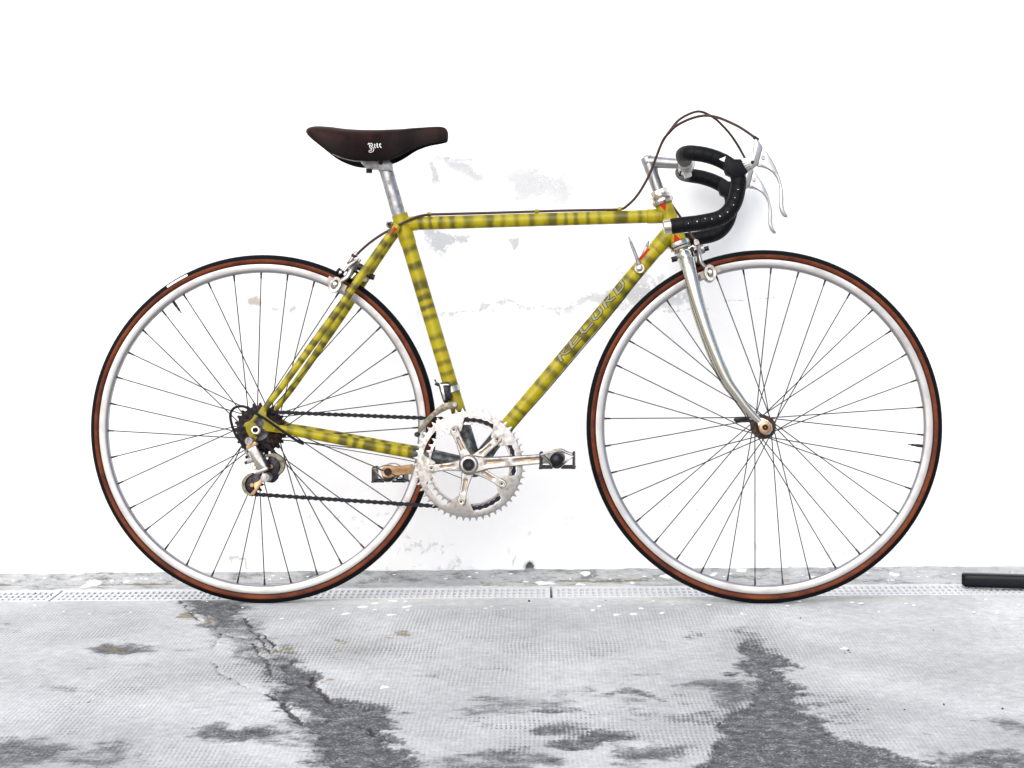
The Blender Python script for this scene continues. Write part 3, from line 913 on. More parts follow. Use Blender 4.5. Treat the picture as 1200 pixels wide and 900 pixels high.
# stays
def mir(v): return Vector((v.x, -v.y, v.z))
def mirh(v): return Vector((v.x + .0105 * min(1, -v.y / .19), -v.y, v.z))     # far half of the slightly turned bars
ss_top = L(466.5, 264.5, -.019)
ss_pts = [ss_top, L(450, 285.2, -.026), L(422, 325, -.036), L(400.7, 356.5, -.044), L(365, 405.5, -.055), L(330.5, 453, -.062), L(316.5, 471.0, -.064), L(309.5, 481.5, -.0645)]
cs_pts = [L(321, 501.2, -.063), L(345, 505.8, -.061), L(395, 514.8, -.056), L(446.7, 524.6, -.050), L(484, 531.0, -.043)]
for s in (0, 1):
    f = (lambda v: v) if s == 0 else mir
    b_ = B(); b_.tube([f(p) for p in spl(ss_pts, 5)], list(np.interp(np.linspace(0, 1, 36), [0, .1, .55, .9, 1], [.0082, .0080, .0074, .0056, .0040])), 16, u0=5 + s)
    b_.build('seat_stay', M['frame'], bike, attr=True)
    b_ = B(); b_.tube([f(p) for p in spl(cs_pts, 6)], list(np.interp(np.linspace(0, 1, 25), [0, .3, 1], [.0068, .0090, .0108])), 18, u0=7 + s)
    b_.build('chain_stay', M['frame'], bike, attr=True)
    b_ = B(); e0 = f(cs_pts[-1]); b_.tube([e0 + (f(cs_pts[-2]) - e0).normalized() * .002, lerp(e0, BB, .5), BB + Vector((0, -.012 if s == 0 else .012, 0))], [.0113, .0118, .012], 18)
    b_.build('chain_stay_socket', M['chrome_dirty'], bike)
b_ = B()                                  # bridges
bp = L(431, 321, 0); q = L(422, 325, -.036); b_.tube([q, mir(q)], .0062, 12)
b_.build('brake_bridge', M['frame'], bike, attr=True)
b_ = B(); q = lerp(cs_pts[-2], cs_pts[-1], .3); b_.tube([q, mir(q)], .0062, 12); b_.build('chain_stay_bridge', M['frame'], bike, attr=True)

# dropouts
def dropout_outline():
    Z = lambda x, y: XZ(L(270 + x / 15, 470 + y / 15, -.0645))
    return [Z(*p) for p in [(560, 90), (620, 95), (635, 180), (630, 270), (700, 330), (860, 430), (900, 500), (880, 560), (640, 530), (560, 470), (600, 400), (560, 310), (500, 260),
                            (430, 330), (410, 370), (495, 430), (515, 500), (490, 570), (450, 600), (475, 640), (440, 690), (380, 700), (350, 640), (330, 600), (285, 540), (270, 460), (230, 430), (260, 380), (340, 350), (400, 290), (420, 240), (480, 210), (520, 150)]]
dpo = dropout_outline()
b_ = B(); b_.prism(dpo, -.067, -.0615, .0008); b_.build('dropout', M['frame2'], bike, attr=True)
b_ = B(); b_.prism(dpo, .0615, .067, .0008); b_.build('dropout', M['frame2'], bike, attr=True)

# rear axle nut / quick release end
HR = Vector((XR, 0, R_))
b_ = B(); b_.lathe([(-.067, .006), (-.067, .0095), (-.069, .0105), (-.0735, .0100), (-.0755, .0075), (-.0755, .0055), (-.0735, .0050)], HR, (0, 1, 0), 24)
b_.build('axle_nut', M['chrome'], bike)
b_ = B(); b_.lathe([(-.0745, .0020), (-.0765, .0045), (-.0745, .0046)], HR, (0, 1, 0), 12); b_.build('axle_end', M['steel_dark'], bike)
b_ = B(); b_.lathe([(.067, .011), (.072, .011), (.076, .006)], HR, (0, 1, 0), 16); b_.build('axle_nut', M['chrome'], bike)

# ---- sprockets
def sprocket(b_, c, y, teeth, th=.0022, pitch=.0127, rin=.012):
    rp = pitch / 2 / math.sin(PI / teeth)
    n = teeth * 6; rows = []
    for i in range(n):
        a = 2 * PI * i / n; ph = (i % 6) / 6
        ro = rp + (.0035 if ph in (0,) else (.0020 if ph in (1 / 6, 5 / 6) else -.0030))
        ca, sa = math.cos(a), math.sin(a)
        rows.append([Vector((c.x + r * ca, yy, c.z + r * sa)) for (r, yy) in ((rin, y - th / 2), (rp - .004, y - th / 2), (ro, y - th * .25), (ro, y + th * .25), (rp - .004, y + th / 2), (rin, y + th / 2))])
    b_.grid(rows, closeu=True, closev=True)
for k, (t, y) in enumerate([(24, -.0235), (21, -.029), (19, -.0345), (17, -.040), (15, -.0455)]):
    b_ = B(); sprocket(b_, HR, y, t, rin=.018 if k < 4 else .014); b_.build('sprocket', M['brown_steel'] if k not in (2, 3) else M['rust'], bike, sharp=25)
b_ = B(); b_.lathe([(-.049, .014), (-.049, .0215), (-.045, .0235), (-.020, .024), (-.020, .016)], HR, (0, 1, 0), 28); b_.build('freewheel_body', M['freewheel'], bike)

# ---- chainset
CB = L(550.2, 544.3, -.052)
CBx = Vector((CB.x, 0, CB.z))
EYE = L(652.3, 536.6, -.066); EYE.y = 0
CD = (EYE - Vector((CB.x, 0, CB.z))); CD.y = 0; CD.normalize()
CN = Vector((-CD.z, 0, CD.x))
A0 = math.atan2(CD.z, CD.x)
bolts = [math.radians(a) for a in (41.5, 113.3, 185.3, 257.5, 329.5)]
def ring_mesh(b_, teeth, rbody, rin_f, y, th, n_per=8, tooth_h=.0045):
    rp = .0127 / 2 / math.sin(PI / teeth); n = teeth * n_per; rows = []
    for i in range(n):
        a = 2 * PI * i / n; ph = (i % n_per) / n_per
        t = abs(((ph + .5) % 1) - .5) * 2          # 0 at the tooth, 1 in the gap
        ro = rp - .0040 + .0075 * float(np.clip(1.15 - 2.3 * t, 0, 1))
        ri = rin_f(a); ca, sa = math.cos(a), math.sin(a)
        tt = th * .35
        rows.append([Vector((CBx.x + r * ca, yy, CBx.z + r * sa)) for (r, yy) in ((ri, y - th / 2), (rp - .0065, y - th / 2), (rp - .0048, y - tt), (ro, y - tt * .5), (ro, y + tt * .5), (rp - .0048, y + tt), (rp - .0065, y + th / 2), (ri, y + th / 2))])
    b_.grid(rows, closeu=True, closev=True)
def rin_outer(a):
    d = min(abs((a - q + PI) % (2 * PI) - PI) for q in bolts)
    w1, w2 = math.radians(9.5), math.radians(19)
    if d < w1: return .0655
    t = min(1, (d - w1) / (w2 - w1)); t = t * t * (3 - 2 * t)
    return lerp(.0665, .0908, t)
def rin_inner(a):
    d = min(abs((a - q + PI) % (2 * PI) - PI) for q in bolts)
    w1, w2 = math.radians(6), math.radians(10)
    if d < w1: return .0665
    t = min(1, (d - w1) / (w2 - w1)); return lerp(.0665, .0755, t)
b_ = B(); ring_mesh(b_, 52, 0, rin_outer, -.0500, .0030); b_.build('chainring', M['alu_ring'], bike, sharp=30)['label'] = 'large outer silver chainring'
b_ = B(); ring_mesh(b_, 42, 0, rin_inner, -.0425, .0026); b_.build('chainring', M['alu_ring'], bike, sharp=30)['label'] = 'small inner silver chainring'

def arm_loft(b_, c, d, y, stations, th, groove=None, nseg=13):
    """stations: (s, half width); front face looks to -y. groove = (s0, s1, depth, half width fraction)"""
    nrm = Vector((-d.z, 0, d.x)); rows = []
    ss = []
    for (a, wa), (e, we) in zip(stations[:-1], stations[1:]):
        for k in range(8): ss.append((lerp(a, e, k / 8), lerp(wa, we, k / 8)))
    ss.append(stations[-1])
    for s, hw in ss:
        row = []
        for j in range(nseg):
            t = -1 + 2 * j / (nseg - 1)
            edge = min(1, (1 - abs(t)) * 4.5); dep = (1 - math.sqrt(max(0, 1 - (1 - edge) ** 2))) * .0028
            g = 0
            if groove:
                for (g0, g1, gd, gw) in groove:
                    inn = min(1, max(0, (s - g0) / .003)) * min(1, max(0, (g1 - s) / .003))
                    if abs(t) < gw: g += gd * inn
                    elif abs(t) < gw + .16: g += gd * inn * (1 - (abs(t) - gw) / .16)
            row.append(c + d * s + nrm * hw * t + Vector((0, y - th / 2 + dep + g, 0)))
        for j in range(nseg):
            t = 1 - 2 * j / (nseg - 1); row.append(c + d * s + nrm * hw * t + Vector((0, y + th / 2 - (.0015 if abs(t) == 1 else 0), 0)))
        rows.append(row)
    k0 = len(b_.V); m_ = len(rows[0]); b_.grid(rows, closev=True)
    b_.F.append(tuple(k0 + j for j in range(m_))[::-1]); b_.F.append(tuple(k0 + (len(rows) - 1) * m_ + j for j in range(m_)))

def crank(b_, c, d, side):
    y = side * .0600
    st = [(0, .0165), (.012, .0170), (.035, .0118), (.06, .0108), (.10, .0098), (.140, .0092), (.155, .0098), (.165, .0118), (.170, .0122), (.176, .0112), (.181, .0075), (.1828, .003)]
    if side < 0:
        arm_loft(b_, c, d, y, st, .013, [(.030, .066, .0022, .26), (.085, .138, .0022, .26)])
    else:
        k = len(b_.V); arm_loft(b_, c, d, -y, st, .013, None)
        for i in range(k, len(b_.V)): b_.V[i].y = -b_.V[i].y
b_ = B(); crank(b_, CBx, CD, -1)
b_.lathe([(-.052, .012), (-.052, .0200), (-.064, .0195), (-.0685, .0172), (-.0700, .0150), (-.0700, .0120), (-.0672, .0112), (-.0660, .0108)], CBx, (0, 1, 0), 36)
ca_r = b_.build('crank_arm', M['alu'], bike, sharp=40)
b_ = B(); b_.lathe([(-.0665, .001), (-.0668, .0108), (-.055, .0108)], CBx, (0, 1, 0), 24); b_.build('crank_bolt_recess', M['hole'], ca_r)
b_ = B(); b_.lathe([(-.0665, .0062), (-.0690, .0058), (-.0692, .0030)], CBx, (0, 1, 0), 6); b_.build('crank_bolt', M['steel_dark'], ca_r, smooth=False)
# thin dark lines in the crank grooves
for (s0, s1) in ((.033, .063), (.088, .135)):
    b_ = B(); rr = []
    c0 = CBx + Vector((0, -.0644, 0))
    b_.add([c0 + CD * s0 + CN * .0022, c0 + CD * s1 + CN * .0020, c0 + CD * s1 - CN * .0020, c0 + CD * s0 - CN * .0022], [(0, 1, 2, 3)])
    b_.build('groove', M['alu_tan'], ca_r, smooth=False)
for a in bolts:                           # spider arms
    d = Vector((math.cos(a), 0, math.sin(a)))
    b_ = B(); arm_loft(b_, CBx, d, -.0560, [(.008, .0140), (.022, .0102), (.040, .0076), (.058, .0070), (.066, .0080), (.074, .0080), (.0790, .0045)], .0075, [(.028, .056, .0016, .30)])
    b_.build('spider_arm', M['alu'], bike, sharp=40)
    c = CBx + d * .072
    b_ = B(); b_.lathe([(-.0500, .0052), (-.0612, .0052), (-.0622, .0046), (-.0620, .0026), (-.0608, .0024)], c, (0, 1, 0), 16); b_.build('chainring_bolt', M['alu'], bike)
    b_ = B(); b_.lathe([(-.0612, .0002), (-.0613, .0022)], c, (0, 1, 0), 6, cap=True); b_.build('bolt_socket', M['rust'], bike, smooth=False)
    cc = CBx + d * .042
    nn = Vector((-d.z, 0, d.x)); c0 = Vector((CBx.x, -.0583, CBx.z))
    b_ = B(); b_.add([c0 + d * .031 + nn * .0013, c0 + d * .053 + nn * .0013, c0 + d * .053 - nn * .0013, c0 + d * .031 - nn * .0013], [(0, 1, 2, 3)])
    b_.build('groove', M['alu_tan'], bike, smooth=False)
FD = L(456, 552.8, .060) - CBx; FD.y = 0; FD.normalize()
b_ = B(); crank(b_, CBx, FD, 1); ca_l = b_.build('crank_arm', M['alu_tan'], bike, sharp=40)
ca_l['label'] = 'tan stained far crank arm'
b_ = B(); c = CBx + FD * .170; b_.lathe([(.0530, .0076), (.0522, .0070), (.0535, .0060)], c, (0, 1, 0), 20); b_.build('pedal_axle_end', M['rust'], ca_l)
b_ = B(); b_.lathe([(-.052, .0085), (.052, .0085)], CBx, (0, 1, 0), 16); b_.build('bottom_bracket_axle', M['steel_dark'], bike)

# ---- pedals
def pedal(c, side):
    p = empty('pedal', None, bike)
    s = side                                # -1 near, +1 far
    yi, yo = s * .078, s * .158
    b_ = B(); b_.lathe([(s * .060, .0065), (yi, .0075), (yi, .0125), (s * .10, .0085), (s * .135, .0085), (yo - s * .004, .0130), (yo + s * .001, .0130), (yo + s * .006, .0118), (yo + s * .010, .0088), (yo + s * .0125, .003)], c, (0, 1, 0), 22)
    b_.build('pedal_barrel', M['steel_dark'], p)
    for q in (-1, 1):                       # toothed cage plates fore and aft
        x = c.x + q * .0305
        top = []; n = 14
        for i in range(n + 1):
            y = lerp(yi, yo, i / n); top.append((y, c.z + (.0105 + (.0025 if i % 2 else 0))))
        prof = top + [(yo, c.z - .0175), (lerp(yi, yo, .5), c.z - .0135), (yi, c.z - .0175)]
        V = [(x - .0018, y, z) for (y, z) in prof] + [(x + .0018, y, z) for (y, z) in prof]; k = len(prof)
        F = [tuple(range(k)), tuple(range(k, 2 * k))[::-1]] + [(i, k + i, k + (i + 1) % k, (i + 1) % k) for i in range(k)]
        b_ = B(); b_.add(V, F); b_.box((x, (yi + yo) / 2, c.z - .0160), .006, abs(yo - yi) * .96, .0028)
        b_.build('cage_plate', M['steel_dark'], p, smooth=False)
    for yy in (yo - s * .004, yi + s * .004):
        for bx in ((-.0190, -.0150, .022, .0042), (.0190, -.0150, .022, .0042), (0, -.0125, .0158, .003)):
            b_ = B(); b_.box((c.x + bx[0], yy, c.z + bx[1]), bx[2], .005, bx[3]); b_.build('cage_rail', M['steel_dark'], p, smooth=False)
    for yy, nm in ((yo, 'cage_end'), (yi, 'cage_end')):
        b_ = B()
        P = [Vector((c.x + x, yy, c.z + z)) for (x, z) in [(-.0305, .0095), (-.022, .0020), (-.013, -.008), (-.006, -.0140), (0, -.0152), (.006, -.0140), (.013, -.008), (.022, .0010), (.0305, .0065)]]
        b_.tube(spl(P, 4), .0032, 10, flat=(1.0, .5)); 
        P = [Vector((c.x + x, yy, c.z + z)) for (x, z) in [(-.0300, .0095), (-.018, .0125), (-.008, .0165), (0, .0175), (.008, .0165), (.018, .0115), (.0300, .0075)]]
        b_.tube(spl(P, 4), .0026, 10, flat=(1.0, .5))
        b_.build(nm, M['chrome'], p)
    return p
pedal(CBx + CD * .170, -1)
pedal(CBx + FD * .170 + Vector((-.003, 0, -.005)), 1)

# ---- chain
CR = L(297.0, 568.0, -.040); CU = L(319.0, 546.5, -.040)
def chain_path():
    yr, yf = -.040, -.0425
    rp = lambda t: .0127 / 2 / math.sin(PI / t)
    r1, r0, r2 = rp(17), rp(42), .0185
    pts = []
    def arc(c, r, a0, a1, y, n):
        for i in range(n + 1):
            a = math.radians(lerp(a0, a1, i / n)); pts.append(Vector((c.x + r * math.cos(a), y, c.z + r * math.sin(a))))
    arc(HR, r1, 200, 93, yr, 10)             # over the sprocket
    arc(CBx, r0, 93, -85, yf, 30)            # round the chainring
    arc(CR, r2, -85, -250, yr, 12)           # lower pulley: bottom, back
    arc(CU, r2, -70, 35, yr, 8)              # upper pulley: front
    pts.append(HR + Vector((r1 * math.cos(math.radians(-60)), yr, r1 * math.sin(math.radians(-60)))))
    arc(HR, r1, 300, 200, yr, 6)
    return pts
def build_chain():
    pts = chain_path(); pts.append(pts[0])
    S = [0.0]
    for a, c in zip(pts[:-1], pts[1:]): S.append(S[-1] + (c - a).length)
    tot = S[-1]; n = int(round(tot / .0127)); P = []
    for i in range(n + 1):
        s = tot * i / n; k = min(np.searchsorted(S, s, side='right') - 1, len(S) - 2)
        t = (s - S[k]) / max(1e-9, S[k + 1] - S[k]); P.append(lerp(pts[k], pts[k + 1], t))
    b_ = B()
    for i in range(n):
        a, c = P[i], P[i + 1]; d = (c - a).normalized(); nn = Vector((-d.z, 0, d.x)).normalized()
        off = .0036 if i % 2 else .0026; r = .0042
        out = []
        for k in range(5): an = math.radians(90 + 45 * k); out.append(a + (d * math.cos(an) + nn * math.sin(an)) * r)
        out.append(lerp(a, c, .5) - nn * r * .62)
        for k in range(5): an = math.radians(-90 + 45 * k); out.append(c + (d * math.cos(an) + nn * math.sin(an)) * r)
        out.append(lerp(a, c, .5) + nn * r * .62)
        k_ = len(out)
        for sy in (-1, 1):
            V = [q + Vector((0, sy * off, 0)) for q in out] + [q + Vector((0, sy * (off + .0010), 0)) for q in out]
            b_.add(V, [tuple(range(k_)), tuple(range(k_, 2 * k_))[::-1]] + [(j, k_ + j, k_ + (j + 1) % k_, (j + 1) % k_) for j in range(k_)])
        b_.lathe([(-.0052, .0016), (-.0052, .0018), (-.0026, .0036), (.0026, .0036), (.0052, .0018)], a, (0, 1, 0), 8)
    b_.build('chain', M['chain'], bike, smooth=False)
build_chain()

# ---- rear derailleur
def build_rd():
    rd = empty('rear_derailleur', None, bike)
    Q = lambda x, y, d=-.072: L(270 + x / 12.86, 520 + y / 12.86, d)
    b_ = B(); b_.prism([XZ(Q(*p)) for p in [(265, 85), (395, 20), (450, 120), (560, 340), (575, 375), (500, 395), (430, 400), (400, 360), (300, 150)]], -.083, -.071, .003)
    b_.build('derailleur_body', M['alu'], rd)
    b_ = B(); b_.prism([XZ(Q(*p)) for p in [(420, 130), (455, 100), (600, 350), (560, 375)]], -.0705, -.060, .002)
    b_.build('inner_link', M['steel_dark'], rd)
    b_ = B(); b_.prism([XZ(Q(*p)) for p in [(245, 30), (380, -40), (420, 0), (400, 30), (285, 95), (250, 80)]], -.081, -.066, .0025); b_.build('hanger_bracket', M['alu_tan'], rd)
    b_ = B(); c = Q(295, -40); c.y = 0; b_.lathe([(-.060, .008), (-.080, .0085), (-.0835, .0072), (-.0835, .0035), (-.0820, .003)], c, (0, 1, 0), 18); b_.build('pivot_bolt', M['alu_dull'], rd)
    b_ = B(); b_.prism([XZ(Q(*p)) for p in [(395, 415), (560, 345), (590, 365), (570, 400), (430, 465), (400, 450)]], -.0850, -.068, .002)
    for (x, y, r) in ((350, 310, .0042), (380, 360, .0036)):
        c = Q(x, y); c.y = 0; b_.lathe([(-.066, r * 1.2), (-.083, r * 1.2), (-.0842, r)], c, (0, 1, 0), 10)
    b_.build('lower_bracket', M['alu'], rd)
    b_ = B(); b_.prism([XZ(Q(*p)) for p in [(250, 240), (330, 190), (370, 240), (330, 290), (270, 300)]], -.080, -.068, .002)
    b_.tube([Q(215, 90, -.076), Q(270, 180, -.076), Q(300, 250, -.076)], .0024, 8)
    b_.build('adjuster_bracket', M['alu_dull'], rd)
    for (x, y) in ((265, 270), (275, 185)):
        c = Q(x, y, -.076); b_ = B(); b_.tube([c, c + Vector((-.006, 0, -.003))], .0030, 10); b_.build('adjuster_screw', M['steel_dark'], rd)
    # cage: two plates, each an S round the two pulleys
    outer = [(215, 640), (225, 560), (280, 480), (350, 450), (430, 455), (470, 500), (520, 400), (560, 330), (545, 260), (600, 180), (670, 155), (730, 210), (745, 300), (725, 420), (700, 530), (640, 590), (560, 580), (480, 560), (440, 620), (360, 720), (310, 785), (250, 770)]
    for y0, y1, m_ in ((-.0490, -.0478, 'steel_dark'), (-.0325, -.0315, 'steel_dark')):
        b_ = B(); b_.prism([XZ(Q(x, y, -.048)) for x, y in outer], y0, y1, .0003); b_.build('cage_plate', M[m_], rd)
    # rim guards of the cage seen edge-on as grey crescents
    def cres(c, r, a0, a1, w0, m_, nm):
        rows = []
        for i in range(15):
            t = i / 14; a = math.radians(lerp(a0, a1, t)); wd = w0 * (math.sin(PI * min(max(t * .9 + .05, 0), 1)) * .6 + .4)
            d = Vector((math.cos(a), 0, math.sin(a)))
            rows.append([c + d * (r - wd) + Vector((0, yy, 0)) for yy in (-.0535,)] + [c + d * r + Vector((0, -.0535, 0)), c + d * r + Vector((0, -.034, 0)), c + d * (r - wd) + Vector((0, -.034, 0))])
        b_ = B(); b_.grid(rows, closev=True); b_.build(nm, M[m_], rd, sharp=30)
    c0 = L(297.0, 568.0, -.05); c0.y = 0; c1 = L(319.5, 545, -.05); c1.y = 0
    cres(c0, .0225, 95, 265, .0065, 'cage', 'cage_guard')
    cres(c1, .0225, 130, -55, .0075, 'cage', 'cage_guard')
    for c in (CR, CU):
        b_ = B(); cc = Vector((c.x, 0, c.z)); sprocket(b_, cc, -.040, 10, .0025, .0105, .005); b_.build('jockey_pulley', M['black'], rd, sharp=25)
        b_ = B(); b_.lathe([(-.030, .004), (-.0535, .0045), (-.0555, .0038)], cc, (0, 1, 0), 12); b_.build('pulley_bolt', M['alu_tan'], rd)
    b_ = B(); b_.prism([XZ(Q(*p)) for p in [(330, 600), (400, 570), (480, 470), (500, 500), (430, 640), (330, 780), (270, 770), (340, 690)]], -.0565, -.0545, .0005); b_.build('cage_brace', M['alu_tan'], rd)
    c = Q(545, 505); c.y = 0; b_ = B(); b_.lathe([(-.048, .0085), (-.084, .0088), (-.087, .0080), (-.0875, .004)], c, (0, 1, 0), 24); b_.build('lower_pivot', M['alu_dull'], rd)
build_rd()

# ---- front derailleur
def build_fd():
    fd = empty('front_derailleur', None, bike)
    Z = lambda x, y, d=-.056: L(475 + x / 15, 470 + y / 15, d)
    pl = [(225, 500), (330, 340), (460, 210), (560, 120), (640, 60), (760, 15), (890, 10), (930, 45), (925, 105), (860, 130), (750, 145), (620, 210), (500, 290), (400, 400), (300, 520), (240, 575), (205, 560)]
    b_ = B(); b_.prism([XZ(Z(*p)) for p in pl], -.0575, -.0550, .0006); b_.build('cage_plate', M['cage'], fd)
    b_ = B(); b_.prism([XZ(Z(x, y, -.036)) for x, y in pl], -.0365, -.0350, .0004); b_.build('cage_plate', M['cage'], fd)
    b_ = B(); c = Z(205, 587); c.y = 0; b_.lathe([(-.036, .0045), (-.0585, .0050), (-.0595, .0036)], c, (0, 1, 0), 14); b_.build('cage_roller', M['steel_dark'], fd)
    b_ = B(); c = Z(870, 60); c.y = 0; b_.lathe([(-.036, .0045), (-.0590, .0050), (-.0600, .0042)], c, (0, 1, 0), 14); b_.build('cage_screw', M['alu_dull'], fd)
    # clamp band round the seat tube
    c = lerp(ST, BB, (456.5 - 282) / (545.5 - 282)); b_ = B(); b_.lathe([(-.0055, .0146), (-.0055, .0162), (.0055, .0162), (.0055, .0146)], c, SA, 26, cap=False); b_.build('clamp_band', M['chrome'], fd)
    F_ = lambda x, y, d: L(500 + x / 15, 440 + y / 15, d)
    b_ = B(); b_.prism([XZ(F_(x, y, -.026)) for x, y in [(205, 170), (260, 120), (380, 110), (420, 180), (400, 290), (450, 350), (420, 440), (290, 460), (250, 330)]], -.030, -.012, .003); b_.build('derailleur_body', M['steel_dark'], fd)
    b_ = B(); b_.tube([F_(235, 175, -.032), F_(330, 165, -.032), F_(395, 165, -.030)], .0022, 8); b_.tube([F_(245, 190, -.033), F_(265, 260, -.033)], .0020, 8); b_.tube([F_(290, 340, -.033), F_(320, 430, -.033)], .0016, 8)
    b_.prism([XZ(F_(x, y, -.03)) for x, y in [(240, 170), (290, 165), (340, 420), (300, 440)]], -.0345, -.0310, .001)
    b_.build('outer_link', M['chrome'], fd)
    b_ = B(); b_.tube([F_(140, 70, -.022), F_(165, 110, -.022)], .0014, 8); b_.tube([F_(150, 140, -.022), F_(215, 165, -.022)], .0034, 10); b_.build('cable_anchor', M['steel_dark'], fd)
    b_ = B(); b_.tube([F_(330, 430, -.026), F_(345, 470, -.045)], .0045, 10); b_.build('cage_pivot', M['steel_dark'], fd)
build_fd()

# ---- fork, headset
CR_ = HT1 + HA * .020                      # crown centre
b_ = B()
b_.lathe([(-.001, .0150), (-.001, .0200), (.003, .0212), (.007, .0205), (.008, .0170), (.009, .0205), (.013, .0200), (.014, .0150)], HT1, HA, 30)
b_.build('lower_headset', M['chrome'], bike)
b_ = B()
b_.lathe([(.001, .0150), (.001, .0200), (-.004, .0212), (-.008, .0200), (-.010, .0165), (-.013, .0178), (-.016, .0178), (-.0165, .0150), (-.0195, .0150)], HT0, HA, 30)
b_.lathe([(-.0185, .0160), (-.026, .0160), (-.0275, .0130)], HT0, HA, 6)
hs = b_.build('upper_headset', M['chrome'], bike, sharp=30)
# fork blades
fb = [L(805.5, 303, -.036), L(811.5, 330, -.043), L(819.5, 360, -.047), L(833.5, 402, -.050), L(850.5, 442.7, -.051), L(866.5, 466, -.051), L(879.5, 483.0, -.0505), L(890.5, 494.0, -.050)]
frad = lambda n: list(np.interp(np.linspace(0, 1, n), [0, .15, .45, .7, 1], [.0135, .0132, .0105, .0080, .0058]))
xsh = 0
hubl = Vector((XF, 0, R_))
for s in (0, 1):
    f = (lambda v: v) if s == 0 else mir
    path = [f(p) for p in spl(fb, 6)]
    b_ = B(); b_.tube(path, frad(len(path)), 18, flat=(.80, 1.0)); b_.build('fork_blade', M['chrome'], bike)
    yc = -.0500 if s == 0 else .0500
    tip = [XZ(L(820 + x / 7.5, 440 + y / 7.5, -.050)) for x, y in [(500, 380), (545, 372), (600, 395), (635, 430), (640, 480), (615, 515), (570, 522), (530, 500), (515, 450)]]
    b_ = B(); b_.prism(tip, yc - .003, yc + .003, .001); b_.build('fork_dropout', M['chrome'], bike)
# crown with long shoulders
b_ = B()
cw = Vector((0, 1, 0)); fr = Vector((-HA.z, 0, HA.x)); fr = fr if fr.x > 0 else -fr
rows = []
for y in np.linspace(-.044, .044, 17):
    t = abs(y) / .044; hh = lerp(.0125, .0105, t); ww = lerp(.0150, .0135, t) * math.sqrt(max(.06, 1 - max(0, (t - .8) / .2) ** 2))
    drop = .006 * t ** 2
    c = HT1 + HA * (.024 + drop) + Vector((0, float(y), 0))
    rows.append([c + fr * ww * math.cos(a) * (1 if 1 else 0) + HA * hh * math.sin(a) for a in np.linspace(0, 2 * PI, 20, endpoint=False)])
b_.grid(rows, closev=True); b_.F.append(tuple(range(20))[::-1]); b_.F.append(tuple(16 * 20 + j for j in range(20)))
b_.lathe([(.008, .0150), (.020, .0165)], HT1, HA, 20)
b_.build('fork_crown', M['chrome'], bike, sharp=50)
# front axle parts
for s, y in ((-1, -.053), (1, .053)):
    b_ = B(); b_.lathe([(y, .006), (y, .0115), (y + s * .003, .0120), (y + s * .006, .0112), (y + s * .0075, .0085), (y + s * .0075, .0060), (y + s * .006, .0052)], hubl, (0, 1, 0), 26)
    b_.build('axle_nut', M['alu_tan'], bike)
    b_ = B(); b_.lathe([(y + s * .0055, .001), (y + s * .0085, .0048), (y + s * .0060, .0050)], hubl, (0, 1, 0), 12); b_.build('axle_end', M['steel_dark'], bike)
b_ = B(); q0 = L(897, 493, .068); b_.tube([q0, L(884, 491.5, .072), L(874, 491.5, .072), L(862, 492, .070), L(860.5, 493.5, .070)], [.0045, .0048, .0058, .0058, .003], 12, flat=(.5, 1)); b_.build('quick_release_lever', M['steel_dark'], bike)

# ---- stem and handlebar
ST0 = HT0 - HA * .026
SJ = L(759.2, 189.5)                     # stem bend
CLP = L(804.0, 192.5)                    # clamp centre
b_ = B()
b_.tube([ST0, lerp(ST0, SJ, .6), SJ - HA * .002, SJ - HA * .009, SJ - HA * .0105], [.0111, .0111, .0116, .0112, .006], 24)
ex = (CLP - SJ); en = ex.normalized()
b_.tube([SJ - en * .004, lerp(SJ, CLP, .25), lerp(SJ, CLP, .75), CLP - en * .010], [.0122, .0112, .0100, .0100], 20)
b_.lathe([(-.021, .0125), (-.021, .0158), (-.019, .0168), (.019, .0168), (.021, .0158), (.021, .0125)], CLP, (0, 1, 0), 28)
b_.box(CLP + Vector((.002, 0, -.0175)), .014, .026, .014, Matrix.Rotation(-.3, 3, 'Y'))
stem = b_.build('stem', M['alu_clean'], bike, sharp=40)
b_ = B(); q = CLP + Vector((-.010, 0, -.0185)); b_.lathe([(-.0, .0052), (.003, .0052)], q, (-1, 0, .2), 12); b_.build('clamp_bolt', M['steel_dark'], bike)
b_ = B(); b_.lathe([(-.004, .0060), (-.0105, .0060), (-.012, .0045)], SJ, HA, 6); b_.build('stem_bolt', M['chrome'], bike, smooth=False)
YB = -.190
near = [CLP, L(803.2, 189.5, -.05), L(801.5, 184.6, -.11), L(800.8, 181.5, -.150), L(804.5, 179.8, -.176), L(812, 179.4, -.188), L(827.7, 181.8, YB), L(843.5, 187.2, YB), L(857, 195.2, YB), L(864.2, 205, YB), L(865.2, 217.8, YB),
        L(859.8, 239, YB), L(846.5, 254.0, YB), L(824, 260.3, YB), L(800, 263.4, YB), L(778, 266.4, YB)]
for s in (0, 1):
    f = (lambda v: v) if s == 0 else mirh
    path = [f(p) for p in spl(near, 8)]
    b_ = B(); b_.tube(path[:14], .0127, 20, caps=False)
    hbp = b_.build('handlebar', M['alu_dull'], bike)
    n = len(path); k0 = 12 if s == 0 else 12
    pp = path[k0:-3]
    b_ = B(); b_.tube(pp, [.0140] + [.0143] * (len(pp) - 2) + [.0136], 22, attr if 0 else True); b_.build('bar_tape', M['tape'], hbp, attr=True)
    e = path[-1]; d = (path[-1] - path[-4]).normalized()
    b_ = B(); b_.lathe([(-.013, .0137), (-.001, .0137), (.0, .0128), (.0008, .011), (-.003, .0095)], e, d, 22); b_.build('bar_end_plug', M['chrome'], hbp)
